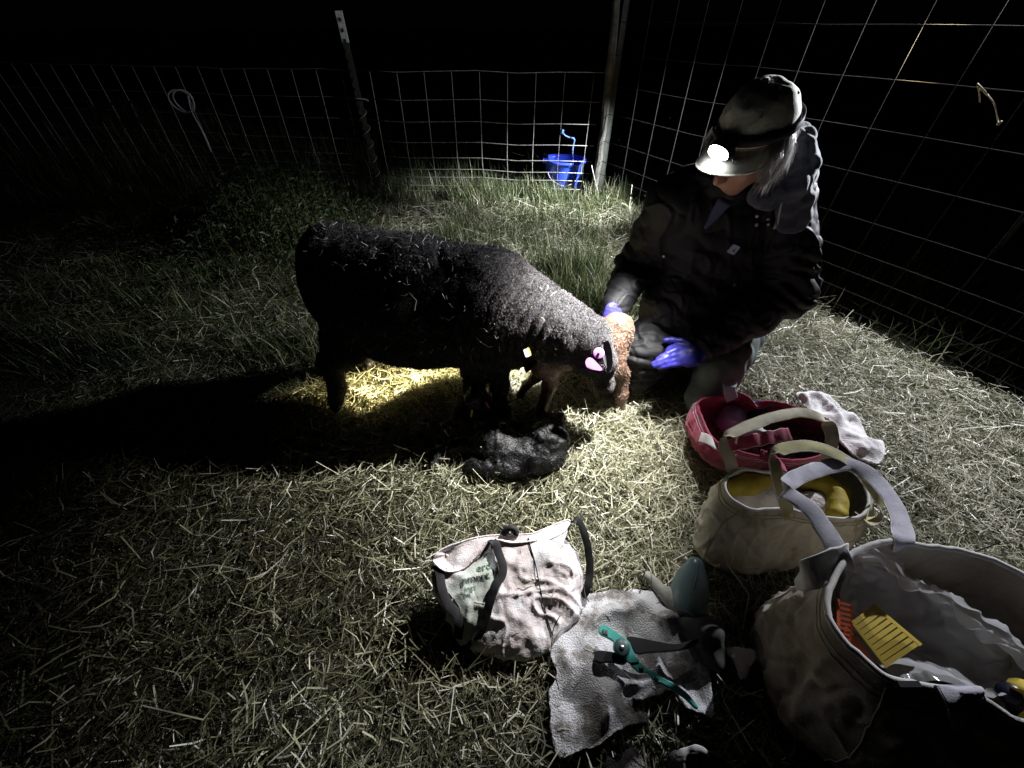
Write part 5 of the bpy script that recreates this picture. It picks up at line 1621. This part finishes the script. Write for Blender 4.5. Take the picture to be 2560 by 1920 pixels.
# ---------------- ear-tag pliers on the towel
M_tealp = mat("teal_enamel", (.06, .42, .36), (.05, .34, .30), rough=.4, scale=10, bump=.0003, bscale=200, spec=.5)
M_bplas = mat("black_plastic", (.012, .012, .014), rough=.4)
M_steel = mat("steel", (.4, .4, .4), rough=.3, metallic=.9)
pl = empty("pliers", tuple(at(1560, 1620, .07))); tag(pl, "green-handled ear-tag pliers lying on the towel", "pliers")
ZP = .082
def slab(name, outline, z, th, m, parent, holes=()):
    O = np.array([at(x, y, z)[:2] for x, y in outline])
    me = bpy.data.meshes.new(name); bm = bmesh.new()
    vs = [bm.verts.new((p[0], p[1], z)) for p in O]
    bm.faces.new(vs)
    if bm.faces[:][0].normal.z == 0: bm.normal_update()
    r_ = bmesh.ops.triangulate(bm, faces=bm.faces[:])
    ex = bmesh.ops.extrude_face_region(bm, geom=bm.faces[:])
    bmesh.ops.translate(bm, vec=(0, 0, -th), verts=[v for v in ex["geom"] if isinstance(v, bmesh.types.BMVert)])
    bmesh.ops.recalc_face_normals(bm, faces=bm.faces[:])
    bm.to_mesh(me); bm.free(); me.materials.append(m)
    o = bpy.data.objects.new(name, me); COL.objects.link(o); o.parent = parent; o.matrix_parent_inverse = Matrix.Translation(-Vector(parent.location))
    bv = o.modifiers.new("bevel", 'BEVEL'); bv.width = .0018; bv.segments = 2; bv.limit_method = 'ANGLE'; bv.angle_limit = math.radians(40)
    return o
k = .1567; c5 = lambda x, y: (1480 + x * k, 1540 + y * k)
hd = [c5(*p) for p in [(600, 740), (700, 690), (760, 720), (880, 830), (1010, 900), (1150, 990), (1330, 1080), (1480, 1190), (1600, 1310), (1700, 1450), (1700, 1490), (1640, 1450), (1480, 1300), (1300, 1180), (1130, 1080), (1010, 1040), (960, 985), (900, 915), (850, 900), (780, 910), (720, 870), (640, 790)]]
slab("green_handle", [tuple(p) for p in spline(np.array(hd), 60, closed=True)], ZP, .011, M_tealp, pl)
hd = [c5(*p) for p in [(140, 150), (230, 150), (380, 250), (500, 330), (600, 420), (640, 520), (700, 640), (760, 720), (600, 740), (520, 650), (400, 590), (345, 500), (350, 400), (260, 340), (120, 260)]]
slab("jaw", [tuple(p) for p in spline(np.array(hd), 50, closed=True)], ZP + .004, .012, M_tealp, pl)
hd = [c5(*p) for p in [(560, 330), (800, 350), (1050, 400), (1350, 440), (1600, 380), (1690, 360), (1720, 400), (1650, 460), (1500, 520), (1200, 560), (900, 580), (740, 600), (640, 520)]]
slab("black_handle", [tuple(p) for p in spline(np.array(hd), 50, closed=True)], ZP - .006, .012, M_bplas, pl)
hd = [c5(*p) for p in [(60, 560), (260, 560), (420, 600), (560, 690), (520, 760), (330, 730), (80, 720)]]
slab("lower_jaw", [tuple(p) for p in spline(np.array(hd), 40, closed=True)], ZP - .008, .014, M_bplas, pl)
V, F = disc(at(*c5(478, 500), ZP + .007), (0, 0, 1), .0175, .008, 30); obj("pivot_boss", V, F, mat("dark_teal", (.05, .10, .10), rough=.4), pl)
V, F = disc(at(*c5(478, 500), ZP + .012), (0, 0, 1), .0055, .004, 18); obj("rivet", V, F, M_steel, pl)
for p_ in ((785, 850), (1025, 1000)):
    V, F = disc(at(*c5(*p_), ZP + .0006), (0, 0, 1), .0052, .002, 18); obj("finger_hole", V, F, M_bplas, pl)
for p_ in ((190, 250), (235, 265)):
    b = Buf(); b.box(at(*c5(*p_), ZP + .006), (.002, .005, .003)); b.make("pin", M_steel, pl, smooth=False)

# ---------------- stained cotton bag with black straps
ta_ = empty("cotton_bag", (.02, .38, 0)); tag(ta_, "slumped stained cotton shopping bag with black straps", "bag")
rimA = px([(1083, 1402, 0.112), (1090, 1388, 0.122), (1107, 1373, 0.125), (1168, 1350, 0.132), (1216, 1340, 0.135), (1288, 1336, 0.139), (1330, 1334, 0.142), (1372, 1318, 0.149), (1420, 1300, 0.152), (1423, 1318, 0.142), (1380, 1345, 0.139), (1330, 1352, 0.139), (1275, 1355, 0.139), (1224, 1349, 0.142), (1196, 1384, 0.129), (1168, 1414, 0.115), (1140, 1428, 0.109), (1109, 1425, 0.109)])
mA1 = px([(1084, 1440, 0.092), (1095, 1420, 0.086), (1120, 1400, 0.092), (1180, 1380, 0.099), (1250, 1372, 0.106), (1330, 1365, 0.112), (1400, 1350, 0.112), (1438, 1385, 0.099), (1440, 1430, 0.092), (1400, 1450, 0.099), (1340, 1460, 0.102), (1280, 1470, 0.106), (1220, 1480, 0.102), (1170, 1490, 0.092), (1120, 1485, 0.089)])
mA2 = px([(1092, 1490, .055), (1100, 1460, .05), (1150, 1430, .05), (1230, 1410, .055), (1320, 1400, .055), (1410, 1400, .055), (1458, 1440, .05), (1458, 1500, .04), (1430, 1550, .045), (1375, 1592, .042), (1315, 1630, .036), (1240, 1622, .036), (1165, 1604, .034), (1120, 1550, .04)])
bA = px([(1118, 1530, 0.000), (1130, 1480, 0.000), (1200, 1450, 0.000), (1290, 1430, 0.000), (1400, 1430, 0.000), (1445, 1460, 0.000), (1450, 1515, 0.000), (1425, 1560, 0.000), (1377, 1610, 0.000), (1338, 1643, 0.000), (1312, 1654, 0.000), (1240, 1642, 0.000), (1162, 1620, 0.000), (1130, 1575, 0.000)])
GA, oA = loft_bag([rimA, mA1, mA2, bA], nr=260, ns=90, crease=.0014, wrinkle=.0075, wf=16, seed=21, m=M_sack, mr=M_pinkc, parent=ta_, thick=.002, rim_r=.0022)
at_ = bvh(oA)
def onA(x, y, off=.002):
    c, n_ = hit(at_, x, y)
    return (at(x, y, .1), np.array((0, -.5, .8))) if c is None else (c + n_ * off, n_)
# printed panel (pale greenish patch) and its lettering
M_print = mat("pale_green_panel", (.62, .66, .62), (.54, .58, .54), rough=.95, scale=22, bump=.001, bscale=300)
outl = [(1190, 1405), (1228, 1378), (1238, 1400), (1236, 1440), (1228, 1480), (1214, 1520), (1200, 1560), (1186, 1600), (1168, 1590), (1155, 1560), (1150, 1520), (1130, 1490), (1118, 1472), (1150, 1440)]
O = spline(np.array([(a, b_, 0.) for a, b_ in outl]), 60, closed=True)[:, :2]
cen = O.mean(0)
_pp = np.array([onA(a, b_, 0)[0] for a, b_ in O[::3]] + [onA(*(cen + (q - cen) * .5), 0)[0] for q in O[::5]])
_pc = _pp.mean(0); _pn = np.linalg.svd(_pp - _pc)[2][2]; _pn = _pn if _pn[2] > 0 else -_pn


def onP(x, y, off):
    """lies on the flat of the bag's front (its best-fitting plane), following the creases only in part"""
    d = np.array(_ray(x, y)); o_ = np.array((0, 0, CAM_H))
    p = o_ + d * ((_pc - o_) @ _pn / (d @ _pn))
    q = onA(x, y, 0)[0]
    dev = np.clip((q - p) @ _pn, -.02, .02)
    return p + _pn * (dev * .75 + .003 + off)
rowsP = []
for i in range(14):
    rowsP.append([onP(*(cen + (q - cen) * i / 13), .0) for q in O])
G = np.array(rowsP); V = G.reshape(-1, 3)
obj("printed_panel", V, grid_faces(14, 60, True), M_print, ta_)
M_ink = mat("faded_green_ink", (.12, .19, .15), (.20, .27, .22), rough=.95, scale=60)
def lettering(txt, x, y, size, ang, parent, shear=0.0):
    cu = bpy.data.curves.new("lettering", 'FONT'); cu.body = txt; cu.size = 1.0; cu.offset = .012
    to = bpy.data.objects.new("lettering_tmp", cu); COL.objects.link(to)
    dg = bpy.context.evaluated_depsgraph_get(); me = bpy.data.meshes.new_from_object(to.evaluated_get(dg))
    bpy.data.objects.remove(to); bpy.data.curves.remove(cu)
    n_ = len(me.vertices); co = np.empty(n_ * 3, np.float32); me.vertices.foreach_get("co", co); co = co.reshape(-1, 3)
    ca, sa = math.cos(ang), math.sin(ang)
    out_ = []
    for a, b_, _ in co:
        a2, b2 = (a + shear * b_) * size, b_ * size
        out_.append(onP(x + a2 * ca + b2 * sa, y + a2 * sa - b2 * ca, .0012))
    Ft = [tuple(p.vertices) for p in me.polygons]; bpy.data.meshes.remove(me)
    return obj("lettering", np.array(out_), Ft, M_ink, parent, smooth=False)
lettering("ero", 1193, 1430, 27, -.22, ta_)
lettering("nment", 1158, 1460, 27, -.22, ta_)
lettering("ings", 1163, 1478, 18, -.18, ta_, shear=.2)
lettering("en", 1160, 1494, 19, -.14, ta_)
# seam down the side
sp_ = [onA(*p, .002)[0] for p in ((1321, 1345), (1328, 1375), (1338, 1410), (1346, 1450), (1356, 1500), (1368, 1545), (1380, 1585))]
V, F = tube_vf(spline(sp_, 50), .0016, 6); obj("seam", V, F, M_black, ta_)
# straps
V, F = ribbon_vf([onA(1222, 1352, .004)[0], onA(1236, 1350, .012)[0], onA(1250, 1385, .016)[0], onA(1252, 1430, .014)[0], onA(1240, 1470, .012)[0], onA(1222, 1520, .010)[0], onA(1204, 1570, .010)[0], onA(1182, 1606, .012)[0], onA(1150, 1614, .012)[0], at(1122, 1590, .04)],
                 [(1, .1, 0), (1, -.1, 0), (1, .2, 0), (1, .1, 0), (1, -.2, .1), (.9, -.3, .1), (.9, -.3, .1), (.4, .8, .2), (.1, 1, .3), (.1, .8, .5)], .021, .0025, 60)
obj("strap", V, F, M_black, ta_)
V, F = ribbon_vf([onA(1092, 1416, .004)[0], onA(1100, 1435, .008)[0], onA(1108, 1470, .008)[0], onA(1126, 1505, .008)[0], onA(1146, 1530, .01)[0], onA(1156, 1560, .01)[0], onA(1150, 1590, .01)[0]],
                 [(1, .1, 0), (1, 0, 0), (.9, .4, 0), (.8, .5, 0), (.8, .5, 0), (1, .2, 0), (1, 0, 0)], .022, .0025, 40)
obj("strap", V, F, M_black, ta_)
V, F = ribbon_vf([at(1428, 1306, .15), at(1444, 1300, .155), at(1460, 1330, .14), at(1471, 1380, .11), at(1474, 1430, .08), at(1466, 1475, .06), at(1456, 1492, .04)],
                 [(.7, .3, 0), (.7, .6, .3), (1, .1, .1), (1, 0, .1), (1, 0, 0), (.9, -.2, 0), (.8, -.3, 0)], .020, .0025, 40)
obj("strap", V, F, M_black, ta_)
b = Buf(); b.tube(spline([at(1258, 1336, .14), at(1266, 1324, .15), at(1280, 1320, .155), at(1290, 1330, .145), at(1288, 1338, .14)], 14), .0085, 8); b.make("strap_knot", M_black, ta_)
# thin dry stalk poking up beside the bag
b = Buf(); b.tube(spline([at(1368, 1690, 0), at(1378, 1620, .06), at(1384, 1570, .12), at(1402, 1536, .15)], 14), .0012, 5); b.tube(spline([at(1378, 1620, .06), at(1392, 1590, .08), at(1410, 1565, .09)], 8), .001, 5)
o = b.make("dry_stalk", M_twine); tag(o, "thin dry stalk between the cotton bag and the towel", "plant")
# loose long stems lying on the bedding
r = np.random.default_rng(71)
b = Buf()
V, F = ribbon_vf([at(958, 1240, .03), at(1000, 1205, .06), at(1040, 1165, .07), at(1062, 1130, .05)], [(.6, .4, .5)] * 4, [.006, .012, .010, .002], .0008, 14)
o = obj("grass_leaf", V, F, mat("dry_leaf", (.35, .36, .2), rough=.7), None); tag(o, "long pale grass leaf lying left of the black lamb", "plant")

# bits of straw lying on the towel and the bags
r = np.random.default_rng(90)
Cs, Ws = [], []
for o_, (x0, x1, y0, y1), n_ in ((towel, (1370, 1780, 1490, 1890), 26), (oA, (1090, 1450, 1340, 1640), 16), (oC, (1740, 2160, 1280, 1440), 12), (oD, (1960, 2500, 1500, 1900), 16), (oB, (1740, 2060, 1000, 1180), 8)):
    tr = bvh(o_)
    for _ in range(n_):
        x, y = r.uniform(x0, x1), r.uniform(y0, y1); th = r.uniform(0, 6.28); l = r.uniform(9, 40)
        a, na = hit(tr, x, y); b2, nb = hit(tr, x + l * math.cos(th), y + l * math.sin(th))
        if a is None or b2 is None or np.linalg.norm(a - b2) > .06: continue
        m_ = (a + b2) / 2 + nrm(na + nb) * .004; a = a + na * .002; b2 = b2 + nb * .003
        sd_ = nrm(np.cross(b2 - a, na)); m_ = m_ + sd_ * np.linalg.norm(b2 - a) * r.uniform(-.2, .2)
        Cs.append([a, m_, b2]); Ws.append([sd_ * r.uniform(.0006, .0014)] * 3)
V, Fs, T = strips(np.array(Cs), np.array(Ws), r.uniform(.6, 1, len(Cs)))
o = obj("straw_bits", V, Fs, M_straw, None, smooth=False, attr=T); tag(o, "bits of straw lying on the towel and the bags", "straw", kind="stuff")

# ================================================================== NIGHT AIR (thin mist that the lamps light up)
HAZE = 0.0
if HAZE > 0:
    b = Buf(); b.box((0, 1.6, 1.2), (6.5, 5.4, 2.6))
    M_haze = bpy.data.materials.new("mist"); M_haze.use_nodes = True
    nt = M_haze.node_tree; nt.nodes.remove(nt.nodes["Principled BSDF"])
    pv = nt.nodes.new("ShaderNodeVolumePrincipled"); pv.inputs["Color"].default_value = (.85, .87, 1, 1); pv.inputs["Density"].default_value = HAZE; pv.inputs["Anisotropy"].default_value = .35
    nt.links.new(pv.outputs[0], nt.nodes["Material Output"].inputs["Volume"])
    o = b.make("haze", M_haze, smooth=False); tag(o, kind="stuff"); o["label"] = "thin night mist lit by the lamps"; o["category"] = "mist"
